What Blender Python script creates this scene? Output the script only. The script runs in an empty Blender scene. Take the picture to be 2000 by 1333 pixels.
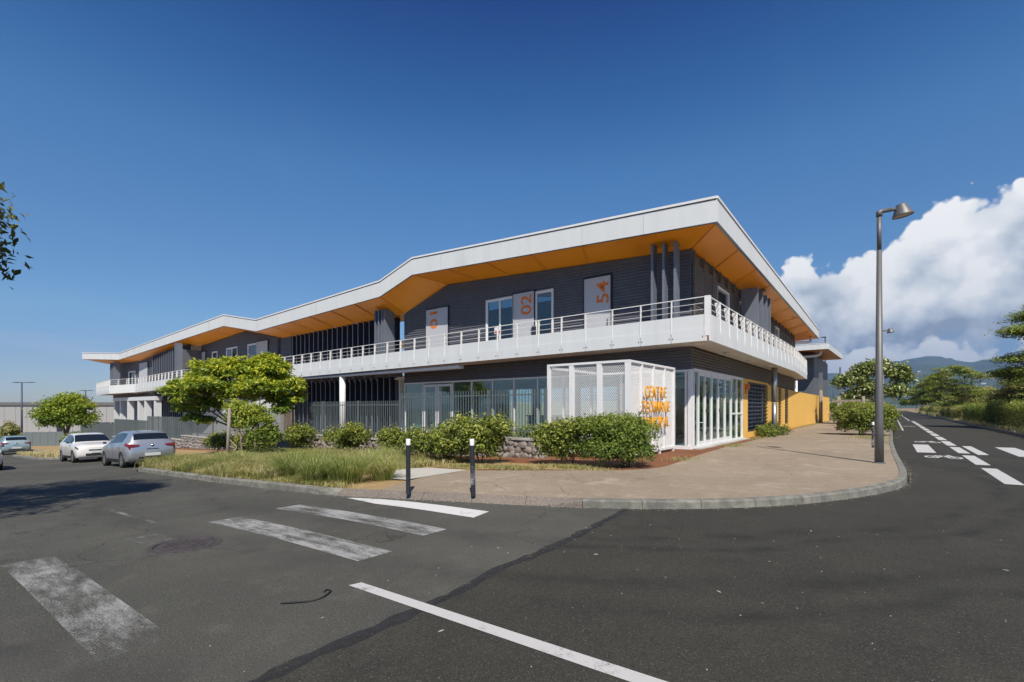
import bpy, bmesh, math, random
import numpy as np
from mathutils import Vector, Matrix, noise as mnoise

random.seed(7); RNG = np.random.default_rng(7)
scene = bpy.context.scene
COL = scene.collection

# ------------------------------------------------------------------ camera
cam_d = bpy.data.cameras.new('camera'); cam = bpy.data.objects.new('camera', cam_d); COL.objects.link(cam)
cam.location = (0, 0, 1.6); cam.rotation_euler = (math.radians(90), 0, math.radians(38.093))
cam_d.sensor_width = 36; cam_d.lens = 16.992; cam_d.shift_y = 0.0652
cam_d.clip_start = 0.1; cam_d.clip_end = 20000
scene.camera = cam

# ------------------------------------------------------------------ light
SUN_EL = math.radians(51); SUN_AZ = math.radians(136.4)          # azimuth clockwise from +Y
SUN_DIR = Vector((math.sin(SUN_AZ) * math.cos(SUN_EL), math.cos(SUN_AZ) * math.cos(SUN_EL), math.sin(SUN_EL)))
sl = bpy.data.lights.new('sun', 'SUN'); sl.energy = 4.7; sl.angle = math.radians(0.53); sl.color = (1.0, 0.93, 0.82)
so = bpy.data.objects.new('sun', sl); COL.objects.link(so); so.location = (20, -20, 40)
so.rotation_euler = SUN_DIR.to_track_quat('Z', 'Y').to_euler()

scene.view_settings.view_transform = 'Standard'; scene.view_settings.look = 'None'
scene.view_settings.gamma = 1; scene.view_settings.exposure = 0.31
scene.view_settings.use_curve_mapping = False

# ------------------------------------------------------------------ world: sky and clouds
W = bpy.data.worlds.new('World'); scene.world = W; W.use_nodes = True
W.cycles.sampling_method = 'MANUAL'; W.cycles.sample_map_resolution = 512
nt = W.node_tree; nt.nodes.clear()
def nn(t, **k):
    n = nt.nodes.new(t)
    for a, v in k.items(): setattr(n, a, v)
    return n
def lk(a, b): nt.links.new(a, b)
def M(op, a, b=None, c=None, clamp=False):
    n = nn('ShaderNodeMath', operation=op, use_clamp=clamp)
    for i, x in enumerate((a, b, c)):
        if x is None: continue
        if isinstance(x, (int, float)): n.inputs[i].default_value = x
        else: lk(x, n.inputs[i])
    return n.outputs[0]
def MR(x, a, b, c=0, d=1, kind='SMOOTHSTEP'):
    n = nn('ShaderNodeMapRange', interpolation_type=kind)
    if isinstance(x, (int, float)): n.inputs[0].default_value = x
    else: lk(x, n.inputs[0])
    for i, v in enumerate((a, b, c, d)): n.inputs[i + 1].default_value = v
    return n.outputs[0]
def MIX(f, a, b):
    n = nn('ShaderNodeMix', data_type='RGBA')
    if isinstance(f, (int, float)): n.inputs[0].default_value = f
    else: lk(f, n.inputs[0])
    for s, x in ((n.inputs[6], a), (n.inputs[7], b)):
        if isinstance(x, tuple): s.default_value = (*x, 1)
        else: lk(x, s)
    return n.outputs[2]
sky = nn('ShaderNodeTexSky', sky_type='NISHITA'); sky.sun_disc = False
sky.sun_elevation = SUN_EL; sky.sun_rotation = SUN_AZ
sky.altitude = 20; sky.air_density = 1.0; sky.dust_density = 0.35; sky.ozone_density = 3.0
tc = nn('ShaderNodeTexCoord'); sep = nn('ShaderNodeSeparateXYZ'); lk(tc.outputs['Generated'], sep.inputs[0])
az = M('MULTIPLY', M('ARCTAN2', sep.outputs[0], sep.outputs[1]), 180 / math.pi)
el = M('MULTIPLY', M('ARCSINE', sep.outputs[2]), 180 / math.pi)
def cvec(sa, se, dx=0, dy=0, w=0):
    n = nn('ShaderNodeCombineXYZ')
    lk(M('MULTIPLY_ADD', az, sa, dx), n.inputs[0]); lk(M('MULTIPLY_ADD', el, se, dy), n.inputs[1]); n.inputs[2].default_value = w
    return n.outputs[0]
def NZ(v, scale, detail=6, rough=0.55, dist=0.0):
    n = nn('ShaderNodeTexNoise', noise_dimensions='2D'); lk(v, n.inputs['Vector']); n.inputs['Scale'].default_value = scale
    n.inputs['Detail'].default_value = detail; n.inputs['Roughness'].default_value = rough; n.inputs['Distortion'].default_value = dist
    return n.outputs[0]
def VO(v, scale):
    n = nn('ShaderNodeTexVoronoi', feature='SMOOTH_F1', voronoi_dimensions='2D'); lk(v, n.inputs['Vector']); n.inputs['Scale'].default_value = scale
    n.inputs['Smoothness'].default_value = 0.6
    return n.outputs['Distance']
# height of the cumulus bank over the horizon, by direction (degrees), going all the way round
ramp = nn('ShaderNodeFloatCurve')
lk(MR(az, -180, 180, 0, 1, 'LINEAR'), ramp.inputs[1])
cv = ramp.mapping.curves[0]
prof = [(-180, 7), (-150, 4), (-120, -2), (-95, -8), (-60, -8), (-22, -8), (-15, -1), (-12.5, 7), (-10.8, 12.0), (-9.4, 13.6), (-7.6, 14.6), (-5.8, 14.2), (-3.5, 14.2), (-1, 14.6), (1, 15.4), (3.0, 16.9), (5.0, 17.6), (8.5, 17.6), (16, 17), (40, 13), (70, 9), (110, 7), (150, 8), (180, 7)]
PK = lambda h: (h + 10) / 40
cv.points[0].location = (0, PK(prof[0][1])); cv.points[1].location = (1, PK(prof[-1][1]))
for a, h in prof[1:-1]: cv.points.new((a + 180) / 360, PK(h))
ramp.mapping.update()
top = M('MULTIPLY_ADD', ramp.outputs[0], 40, -10)
def warp(dx, dy, amp):
    wv = nn('ShaderNodeVectorMath', operation='ADD'); v0 = cvec(1, 1, dx, dy); lk(v0, wv.inputs[0])
    wn = nn('ShaderNodeTexNoise'); lk(v0, wn.inputs['Vector']); wn.inputs['Scale'].default_value = 0.45; wn.inputs['Detail'].default_value = 4
    ws = nn('ShaderNodeVectorMath', operation='MULTIPLY'); lk(wn.outputs['Color'], ws.inputs[0]); ws.inputs[1].default_value = (amp, amp, 0)
    lk(ws.outputs[0], wv.inputs[1]); return wv.outputs[0]
def billows(v):
    b1 = M('SUBTRACT', 1.0, VO(v, 0.24)); b2 = M('SUBTRACT', 1.0, VO(v, 0.75)); b3 = M('SUBTRACT', 1.0, VO(v, 1.9))
    return M('ADD', M('MULTIPLY', b1, 0.60), M('ADD', M('MULTIPLY', b2, 0.24), M('ADD', M('MULTIPLY', b3, 0.09), M('MULTIPLY', NZ(v, 1.6, 6, 0.6), 0.05))))
CR_ = []
def cloud_colour(lum):
    cr = nn('ShaderNodeValToRGB'); lk(lum, cr.inputs[0])
    cr.color_ramp.elements[0].color = (0.28, 0.335, 0.41, 1); cr.color_ramp.elements[1].color = (0.88, 0.88, 0.87, 1)
    e = cr.color_ramp.elements.new(0.45); e.color = (0.56, 0.61, 0.66, 1); return cr.outputs[0]
pv = warp(0, 0, 0.8); bil = billows(pv)
# upper bank: how far (degrees) a direction lies under its crown, and its flat shaded base
insA = M('ADD', M('SUBTRACT', top, el), M('MULTIPLY', M('SUBTRACT', bil, 0.58), 5.2))
base = M('MULTIPLY_ADD', NZ(cvec(0.5, 0.5, 7, 3), 0.42, 4, 0.5), 6.0, 2.4)
massA = M('MULTIPLY', MR(insA, 0.0, 0.55), MR(M('SUBTRACT', el, base), -0.9, 1.3))
big = NZ(cvec(0.55, 0.8, 8.0, 2.0), 0.34, 3, 0.45)
hA = MR(M('SUBTRACT', el, base), -0.5, 5.5)
lumA = M('ADD', M('MULTIPLY', hA, 0.50), M('ADD', M('MULTIPLY', M('SUBTRACT', bil, 0.60), 1.5), M('MULTIPLY', M('SUBTRACT', big, 0.5), 1.5)))
lumA = M('ADD', lumA, M('MULTIPLY', MR(insA, 2.6, 0.0), 0.30)); lumA = M('ADD', lumA, 0.27, clamp=True)
# lower, farther bank under it
pv2 = warp(31, 17, 1.2); bil2 = billows(pv2)
topB = M('MINIMUM', M('MULTIPLY_ADD', NZ(cvec(0.5, 0.0, 2, 0), 0.5, 3, 0.5), 6.0, 3.0), M('ADD', top, -5.5))
insB = M('ADD', M('SUBTRACT', topB, el), M('MULTIPLY', M('SUBTRACT', bil2, 0.62), 4.0))
massB = MR(insB, 0.0, 0.6)
lumB = M('ADD', M('MULTIPLY', MR(insB, 4.5, 0.0), 0.55), M('ADD', M('MULTIPLY', M('SUBTRACT', bil2, 0.6), 0.9), 0.30), clamp=True)
# thin veil and a few faint wisps
veil = M('MULTIPLY', MR(NZ(cvec(0.22, 1.5, 1, 0), 0.5, 5, 0.55), 0.40, 0.75), MR(el, 11, 2, 0, .5))
wisp = M('MULTIPLY', MR(NZ(cvec(0.9, 0.6, 4, 9, 2.0), 0.10, 4, 0.5, 0.3), 0.60, 0.95), 0.02)
SKY = 0.12
# very clean tropical air: the blue deepens from the horizon to the zenith, the same all the way round
deep = nn('ShaderNodeValToRGB'); lk(MR(el, 0, 90, 0, 1, 'LINEAR'), deep.inputs[0]); dr = deep.color_ramp
stops = [(0, (.48, .54, .68)), (4.7, (.47, .53, .68)), (9.1, (.49, .655, .765)), (25.3, (.33, .655, .870)), (32.5, (.13, .45, .745)), (40.2, (.02, .215, .560)), (60, (.035, .18, .47)), (90, (.03, .17, .44))]
dr.elements[0].position = 0; dr.elements[0].color = (*stops[0][1], 1); dr.elements[1].position = 1; dr.elements[1].color = (*stops[-1][1], 1)
for e_, c_ in stops[1:-1]:
    q = dr.elements.new(e_ / 90); q.color = (*c_, 1)
hs = nn('ShaderNodeMix', data_type='RGBA', blend_type='MULTIPLY'); hs.inputs[0].default_value = 1
lk(sky.outputs[0], hs.inputs[6]); lk(deep.outputs[0], hs.inputs[7])
hk = nn('ShaderNodeMix', data_type='RGBA', blend_type='MULTIPLY'); hk.inputs[0].default_value = 1; lk(hs.outputs[2], hk.inputs[6]); hk.inputs[7].default_value = (SKY, SKY, SKY, 1)
c0 = MIX(veil, hk.outputs[2], (0.34, 0.45, 0.60))
c0 = MIX(wisp, c0, (0.62, 0.70, 0.82))
c1 = MIX(massA, c0, cloud_colour(lumA)); c1 = MIX(massB, c1, cloud_colour(lumB))
bg = nn('ShaderNodeBackground'); lk(c1, bg.inputs[0]); bg.inputs[1].default_value = 1.0
wo = nn('ShaderNodeOutputWorld'); lk(bg.outputs[0], wo.inputs[0])

# ------------------------------------------------------------------ helpers
def zr(x):
    """fall of the land towards the west"""
    t = -x - 6.0
    if t <= 0: return 0.0
    z = -0.042 * t * t / (t + 1.5)
    return z if z > -3.4 else -3.4 - 0.6 * (1 - math.exp((z + 3.4) / 0.6))
zrv = np.vectorize(zr)

class MB:
    def __init__(s): s.v = []; s.f = []
    def quad(s, a, b, c, d):
        n = len(s.v); s.v += [tuple(a), tuple(b), tuple(c), tuple(d)]; s.f.append((n, n + 1, n + 2, n + 3)); return s
    def poly(s, pts):
        n = len(s.v); s.v += [tuple(p) for p in pts]; s.f.append(tuple(range(n, n + len(pts)))); return s
    def box(s, x0, x1, y0, y1, z0, z1):
        if x0 > x1: x0, x1 = x1, x0
        if y0 > y1: y0, y1 = y1, y0
        if z0 > z1: z0, z1 = z1, z0
        n = len(s.v)
        s.v += [(x0, y0, z0), (x1, y0, z0), (x1, y1, z0), (x0, y1, z0), (x0, y0, z1), (x1, y0, z1), (x1, y1, z1), (x0, y1, z1)]
        s.f += [tuple(n + i for i in q) for q in ((3, 2, 1, 0), (4, 5, 6, 7), (0, 1, 5, 4), (1, 2, 6, 5), (2, 3, 7, 6), (3, 0, 4, 7))]
        return s
    def hexa(s, b, t):
        """b, t: four bottom and four top points, counter-clockwise from above"""
        n = len(s.v); s.v += [tuple(p) for p in b] + [tuple(p) for p in t]
        s.f += [tuple(n + i for i in q) for q in ((3, 2, 1, 0), (4, 5, 6, 7), (0, 1, 5, 4), (1, 2, 6, 5), (2, 3, 7, 6), (3, 0, 4, 7))]
        return s
    def bar(s, p, q, w, h, up=(0, 0, 1)):
        """box beam from p to q, w wide, h along up"""
        p = Vector(p); q = Vector(q); d = (q - p).normalized(); u = Vector(up)
        r = d.cross(u)
        if r.length < 1e-5: r = d.cross(Vector((1, 0, 0)))
        r.normalize(); u = r.cross(d).normalized(); r = r * w / 2; u = u * h / 2
        return s.hexa([p - r - u, p + r - u, q + r - u, q - r - u], [p - r + u, p + r + u, q + r + u, q - r + u])
    def tube(s, pts, rad, seg=8, cap=True):
        pts = [Vector(p) for p in pts]; n0 = len(s.v)
        if not isinstance(rad, (list, tuple)): rad = [rad] * len(pts)
        a = None
        for i, p in enumerate(pts):
            d = (pts[min(i + 1, len(pts) - 1)] - pts[max(i - 1, 0)]).normalized()
            if a is None: a = d.cross(Vector((0, 0, 1)) if abs(d.z) < .9 else Vector((1, 0, 0))).normalized()
            else: a = (a - d * a.dot(d)).normalized()
            b = d.cross(a)
            for k in range(seg):
                t = 2 * math.pi * k / seg; s.v.append(tuple(p + (a * math.cos(t) + b * math.sin(t)) * rad[i]))
        for i in range(len(pts) - 1):
            for k in range(seg):
                j = n0 + i * seg; s.f.append((j + k, j + (k + 1) % seg, j + seg + (k + 1) % seg, j + seg + k))
        if cap:
            s.f.append(tuple(n0 + k for k in reversed(range(seg)))); m = n0 + (len(pts) - 1) * seg; s.f.append(tuple(m + k for k in range(seg)))
        return s
    def lathe(s, prof, seg=20, c=(0, 0, 0)):
        n0 = len(s.v)
        for r, z in prof:
            for k in range(seg):
                t = 2 * math.pi * k / seg; s.v.append((c[0] + r * math.cos(t), c[1] + r * math.sin(t), c[2] + z))
        for i in range(len(prof) - 1):
            for k in range(seg):
                j = n0 + i * seg; s.f.append((j + k, j + (k + 1) % seg, j + seg + (k + 1) % seg, j + seg + k))
        return s
    def mesh(s, name='m'):
        me = bpy.data.meshes.new(name); me.from_pydata(s.v, [], s.f); me.validate(); me.update(); return me

def tag(o, label=None, cat=None, group=None, kind=None):
    if label: o['label'] = label
    if cat: o['category'] = cat
    if group: o['group'] = group
    if kind: o['kind'] = kind
    return o
def add(name, me, mat=None, parent=None, smooth=False, local=False, kind=None):
    o = bpy.data.objects.new(name, me); COL.objects.link(o)
    if mat is not None and len(me.materials) == 0: me.materials.append(mat)
    if smooth: me.shade_smooth()
    if parent is not None:
        o.parent = parent
        if not local and parent.type == 'EMPTY':
            o.matrix_parent_inverse = Matrix.LocRotScale(parent.location, parent.rotation_euler, parent.scale).inverted()
    if kind: o['kind'] = kind
    return o
def obj(name, mb, mat=None, parent=None, smooth=False, local=False, kind=None):
    return add(name, mb.mesh(name), mat, parent, smooth, local, kind)
def empty(name, loc=(0, 0, 0), rz=0):
    o = bpy.data.objects.new(name, None); COL.objects.link(o); o.location = loc; o.rotation_euler = (0, 0, rz); o.empty_display_size = 0.3; return o
def inst(name, me, parent, loc=(0, 0, 0), rot=(0, 0, 0), scale=(1, 1, 1)):
    """one more object on shared mesh data, in its parent's frame"""
    o = bpy.data.objects.new(name, me); COL.objects.link(o); o.parent = parent; o.location = loc; o.rotation_euler = rot; o.scale = scale
    if parent is not None and parent.type == 'EMPTY':
        o.matrix_parent_inverse = Matrix.LocRotScale(parent.location, parent.rotation_euler, parent.scale).inverted()
    return o
def copy_tree(o, parent=None):
    c = o.copy(); COL.objects.link(c); c.parent = parent
    for ch in list(o.children): copy_tree(ch, c)
    return c

# ------------------------------------------------------------------ materials
def mat(name, col, rough=0.6, metal=0.0, var=0.0, vscale=3.0, bump=0.0, bscale=40.0, var2=None, v2scale=0.5, v2range=(0.45, 0.65), spec=0.5, coat=0.0, stretch=None):
    m = bpy.data.materials.new(name); m.use_nodes = True; t = m.node_tree; b = t.nodes['Principled BSDF']
    b.inputs['Roughness'].default_value = rough; b.inputs['Metallic'].default_value = metal
    b.inputs['Specular IOR Level'].default_value = spec; b.inputs['Coat Weight'].default_value = coat
    g = t.nodes.new('ShaderNodeTexCoord').outputs['Object']
    if stretch:
        mp = t.nodes.new('ShaderNodeMapping'); mp.inputs['Scale'].default_value = stretch; t.links.new(g, mp.inputs[0]); g = mp.outputs[0]
    out = None
    def mixc(f, a, c):
        n = t.nodes.new('ShaderNodeMix'); n.data_type = 'RGBA'; t.links.new(f, n.inputs[0])
        for s, x in ((n.inputs[6], a), (n.inputs[7], c)):
            if isinstance(x, tuple): s.default_value = (*x, 1)
            else: t.links.new(x, s)
        return n.outputs[2]
    def nz(sc, det=5, ro=.6):
        n = t.nodes.new('ShaderNodeTexNoise'); n.inputs['Scale'].default_value = sc; n.inputs['Detail'].default_value = det; n.inputs['Roughness'].default_value = ro
        t.links.new(g, n.inputs['Vector']); return n.outputs[0]
    if var > 0:
        lo = tuple(c * (1 - var) for c in col); hi = tuple(min(1, c * (1 + var)) for c in col)
        r = t.nodes.new('ShaderNodeMapRange'); r.inputs[1].default_value = .3; r.inputs[2].default_value = .7; t.links.new(nz(vscale), r.inputs[0])
        out = mixc(r.outputs[0], lo, hi)
    if var2:
        r = t.nodes.new('ShaderNodeMapRange'); r.inputs[1].default_value = v2range[0]; r.inputs[2].default_value = v2range[1]; t.links.new(nz(v2scale, 6, .65), r.inputs[0])
        out = mixc(r.outputs[0], out if out is not None else tuple(col), var2)
    if out is None: b.inputs['Base Color'].default_value = (*col, 1)
    else: t.links.new(out, b.inputs['Base Color'])
    if bump > 0:
        bn = t.nodes.new('ShaderNodeBump'); bn.inputs['Strength'].default_value = bump; bn.inputs['Distance'].default_value = 0.02
        t.links.new(nz(bscale, 3), bn.inputs['Height']); t.links.new(bn.outputs[0], b.inputs['Normal'])
    return m
def glassmat(name, tint, rough=0.02, refl=1.0):
    m = bpy.data.materials.new(name); m.use_nodes = True; t = m.node_tree; t.nodes.clear()
    tr = t.nodes.new('ShaderNodeBsdfTransparent'); tr.inputs[0].default_value = (*tint, 1)
    gl = t.nodes.new('ShaderNodeBsdfGlossy'); gl.inputs[0].default_value = (refl, refl, refl, 1); gl.inputs['Roughness'].default_value = rough
    fr = t.nodes.new('ShaderNodeFresnel'); ge = t.nodes.new('ShaderNodeNewGeometry'); io = t.nodes.new('ShaderNodeMix'); io.inputs[2].default_value = 1.9; io.inputs[3].default_value = 1 / 1.9
    t.links.new(ge.outputs['Backfacing'], io.inputs[0]); t.links.new(io.outputs[0], fr.inputs[0])      # same reflectance on both faces of the pane
    mx = t.nodes.new('ShaderNodeMixShader'); o = t.nodes.new('ShaderNodeOutputMaterial')
    t.links.new(fr.outputs[0], mx.inputs[0]); t.links.new(tr.outputs[0], mx.inputs[1]); t.links.new(gl.outputs[0], mx.inputs[2]); t.links.new(mx.outputs[0], o.inputs[0])
    return m
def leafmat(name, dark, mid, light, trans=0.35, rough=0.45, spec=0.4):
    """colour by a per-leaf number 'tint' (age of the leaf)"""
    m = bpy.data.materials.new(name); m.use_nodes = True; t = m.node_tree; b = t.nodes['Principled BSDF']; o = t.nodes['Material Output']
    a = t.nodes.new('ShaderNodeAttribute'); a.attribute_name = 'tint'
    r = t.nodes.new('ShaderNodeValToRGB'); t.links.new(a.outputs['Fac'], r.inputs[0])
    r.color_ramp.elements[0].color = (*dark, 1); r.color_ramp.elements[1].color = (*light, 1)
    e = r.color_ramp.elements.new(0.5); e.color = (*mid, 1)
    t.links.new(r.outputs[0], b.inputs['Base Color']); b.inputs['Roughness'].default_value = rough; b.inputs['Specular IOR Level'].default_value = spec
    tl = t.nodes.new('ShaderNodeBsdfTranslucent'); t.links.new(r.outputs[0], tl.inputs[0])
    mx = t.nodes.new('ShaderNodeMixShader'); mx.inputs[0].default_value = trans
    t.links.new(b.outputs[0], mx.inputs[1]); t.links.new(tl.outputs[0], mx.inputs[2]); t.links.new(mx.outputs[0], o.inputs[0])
    return m

MT = {}
MT['white'] = mat('white_panel', (0.71, 0.73, 0.72), 0.45, var=0.035, vscale=1.2, var2=(0.60, 0.61, 0.58), v2scale=0.9, v2range=(0.54, 0.8), stretch=(2.2, 2.2, 0.22))
MT['whitemetal'] = mat('white_metal', (0.80, 0.80, 0.79), 0.4, var=0.03, vscale=4)
MT['cream'] = mat('soffit_render', (0.62, 0.59, 0.53), 0.75, var=0.05, vscale=1.5)
MT['clad'] = mat('dark_cladding', (0.112, 0.120, 0.142), 0.6, var=0.12, vscale=2.0, spec=0.4)
MT['cladR'] = mat('brown_grey_slats', (0.135, 0.120, 0.108), 0.6, var=0.12, vscale=2.0)
MT['fin'] = mat('fin_blue_grey', (0.155, 0.175, 0.215), 0.45, var=0.08, vscale=1.5)
MT['dark'] = mat('dark_recess', (0.020, 0.024, 0.040), 0.7, var=0.1, vscale=1)
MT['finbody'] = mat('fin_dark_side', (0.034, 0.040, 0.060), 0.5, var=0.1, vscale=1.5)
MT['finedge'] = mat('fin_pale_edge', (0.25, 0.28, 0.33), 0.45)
MT['orange'] = mat('orange_soffit', (0.97, 0.35, 0.008), 0.35, var=0.05, vscale=0.6)
MT['ochre'] = mat('ochre_render', (0.84, 0.49, 0.11), 0.85, var=0.05, vscale=0.8, bump=0.15, bscale=60)
MT['rust'] = mat('orange_render', (0.60, 0.20, 0.045), 0.8, var=0.06, vscale=0.8)
MT['grey'] = mat('grey_metal', (0.20, 0.215, 0.225), 0.45, metal=0.2, var=0.08, vscale=3)
MT['steel'] = mat('galvanised', (0.40, 0.41, 0.41), 0.35, metal=0.8, var=0.1, vscale=4)
MT['shutter'] = mat('shutter_panel', (0.52, 0.53, 0.55), 0.5, var=0.03, vscale=1)
MT['digit'] = mat('orange_paint', (0.80, 0.20, 0.02), 0.6)
MT['letter'] = mat('yellow_letters', (0.80, 0.37, 0.02), 0.5)
MT['glass'] = glassmat('window_glass', (0.70, 0.84, 0.84))
MT['glassdk'] = glassmat('dark_window_glass', (0.42, 0.50, 0.53))
MT['interior'] = mat('interior_wall', (0.80, 0.80, 0.76), 0.8, var=0.04)
MT['interior_floor'] = mat('interior_floor', (0.62, 0.60, 0.55), 0.4)
MT['concrete'] = mat('concrete', (0.45, 0.43, 0.39), 0.85, var=0.10, vscale=2.5, bump=0.3, bscale=60, var2=(0.34, 0.32, 0.29), v2scale=0.6)
MT['kerb'] = mat('kerb_concrete', (0.215, 0.208, 0.172), 0.9, var=0.36, vscale=6, bump=0.5, bscale=70, var2=(0.12, 0.12, 0.108), v2scale=2.2, v2range=(0.46, 0.70))
MT['stone'] = mat('lava_stone', (0.235, 0.215, 0.20), 0.9, var=0.35, vscale=5, bump=0.6, bscale=30, var2=(0.34, 0.29, 0.25), v2scale=1.3, v2range=(0.5, 0.6))
MT['mortar'] = mat('mortar', (0.40, 0.38, 0.35), 0.9, var=0.2, vscale=9, bump=0.5, bscale=40)
MT['fence'] = mat('fence_paint', (0.115, 0.145, 0.150), 0.45, var=0.08, vscale=2)
MT['timber'] = mat('weathered_timber', (0.27, 0.235, 0.19), 0.85, var=0.22, vscale=6, bump=0.4, bscale=30, stretch=(4, 4, 0.4))
MT['bark'] = mat('bark', (0.17, 0.13, 0.095), 0.9, var=0.3, vscale=9, bump=0.6, bscale=30, stretch=(3, 3, 0.7))
MT['palebark'] = mat('pale_bark', (0.33, 0.28, 0.23), 0.85, var=0.2, vscale=9, bump=0.4, bscale=30, stretch=(3, 3, 0.7))
MT['black'] = mat('black_rubber', (0.018, 0.018, 0.019), 0.7)
MT['blackpaint'] = mat('black_bollard', (0.022, 0.025, 0.034), 0.45, var=0.2, vscale=20)
MT['lamp'] = mat('lamp_grey', (0.155, 0.155, 0.15), 0.5, metal=0.3, var=0.06, vscale=2)
MT['lens'] = mat('lamp_lens', (0.45, 0.42, 0.36), 0.4)
MT['bluepole'] = mat('blue_grey_pole', (0.055, 0.075, 0.12), 0.5)
# ------------------------------------------------------------------ ground, roads, pavement
def worn(name, col, under, wear, scale=7, stretch=(1, 1, 1)):
    """road paint worn through to the road"""
    m = bpy.data.materials.new(name); m.use_nodes = True; t = m.node_tree; b = t.nodes['Principled BSDF']; b.inputs['Roughness'].default_value = 0.8
    o = t.nodes['Material Output']; g = t.nodes.new('ShaderNodeTexCoord').outputs['Object']
    mp = t.nodes.new('ShaderNodeMapping'); mp.inputs['Scale'].default_value = stretch; t.links.new(g, mp.inputs[0])
    n1 = t.nodes.new('ShaderNodeTexNoise'); n1.inputs['Scale'].default_value = scale; n1.inputs['Detail'].default_value = 9; n1.inputs['Roughness'].default_value = .72; t.links.new(mp.outputs[0], n1.inputs[0])
    n2 = t.nodes.new('ShaderNodeTexNoise'); n2.inputs['Scale'].default_value = 90; n2.inputs['Detail'].default_value = 2; t.links.new(g, n2.inputs[0])
    n3 = t.nodes.new('ShaderNodeTexNoise'); n3.inputs['Scale'].default_value = 1.1; n3.inputs['Detail'].default_value = 3; t.links.new(g, n3.inputs[0])
    a = t.nodes.new('ShaderNodeMath'); a.operation = 'MULTIPLY_ADD'; a.inputs[1].default_value = .55; t.links.new(n2.outputs[0], a.inputs[0]); t.links.new(n1.outputs[0], a.inputs[2])
    a2 = t.nodes.new('ShaderNodeMath'); a2.operation = 'MULTIPLY_ADD'; a2.inputs[1].default_value = .6; t.links.new(n3.outputs[0], a2.inputs[0]); t.links.new(a.outputs[0], a2.inputs[2])
    r = t.nodes.new('ShaderNodeMapRange'); r.inputs[1].default_value = wear - .10; r.inputs[2].default_value = wear + .16; t.links.new(a2.outputs[0], r.inputs[0])
    b.inputs['Base Color'].default_value = (*col, 1); tp = t.nodes.new('ShaderNodeBsdfTransparent'); ms = t.nodes.new('ShaderNodeMixShader')
    t.links.new(r.outputs[0], ms.inputs[0]); t.links.new(b.outputs[0], ms.inputs[1])
    if under is None: t.links.new(tp.outputs[0], ms.inputs[2])          # the road itself shows where the paint is gone
    else:
        b2 = t.nodes.new('ShaderNodeBsdfPrincipled'); b2.inputs['Base Color'].default_value = (*under, 1); b2.inputs['Roughness'].default_value = .6; t.links.new(b2.outputs[0], ms.inputs[2])
    t.links.new(ms.outputs[0], o.inputs[0])
    return m
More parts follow.
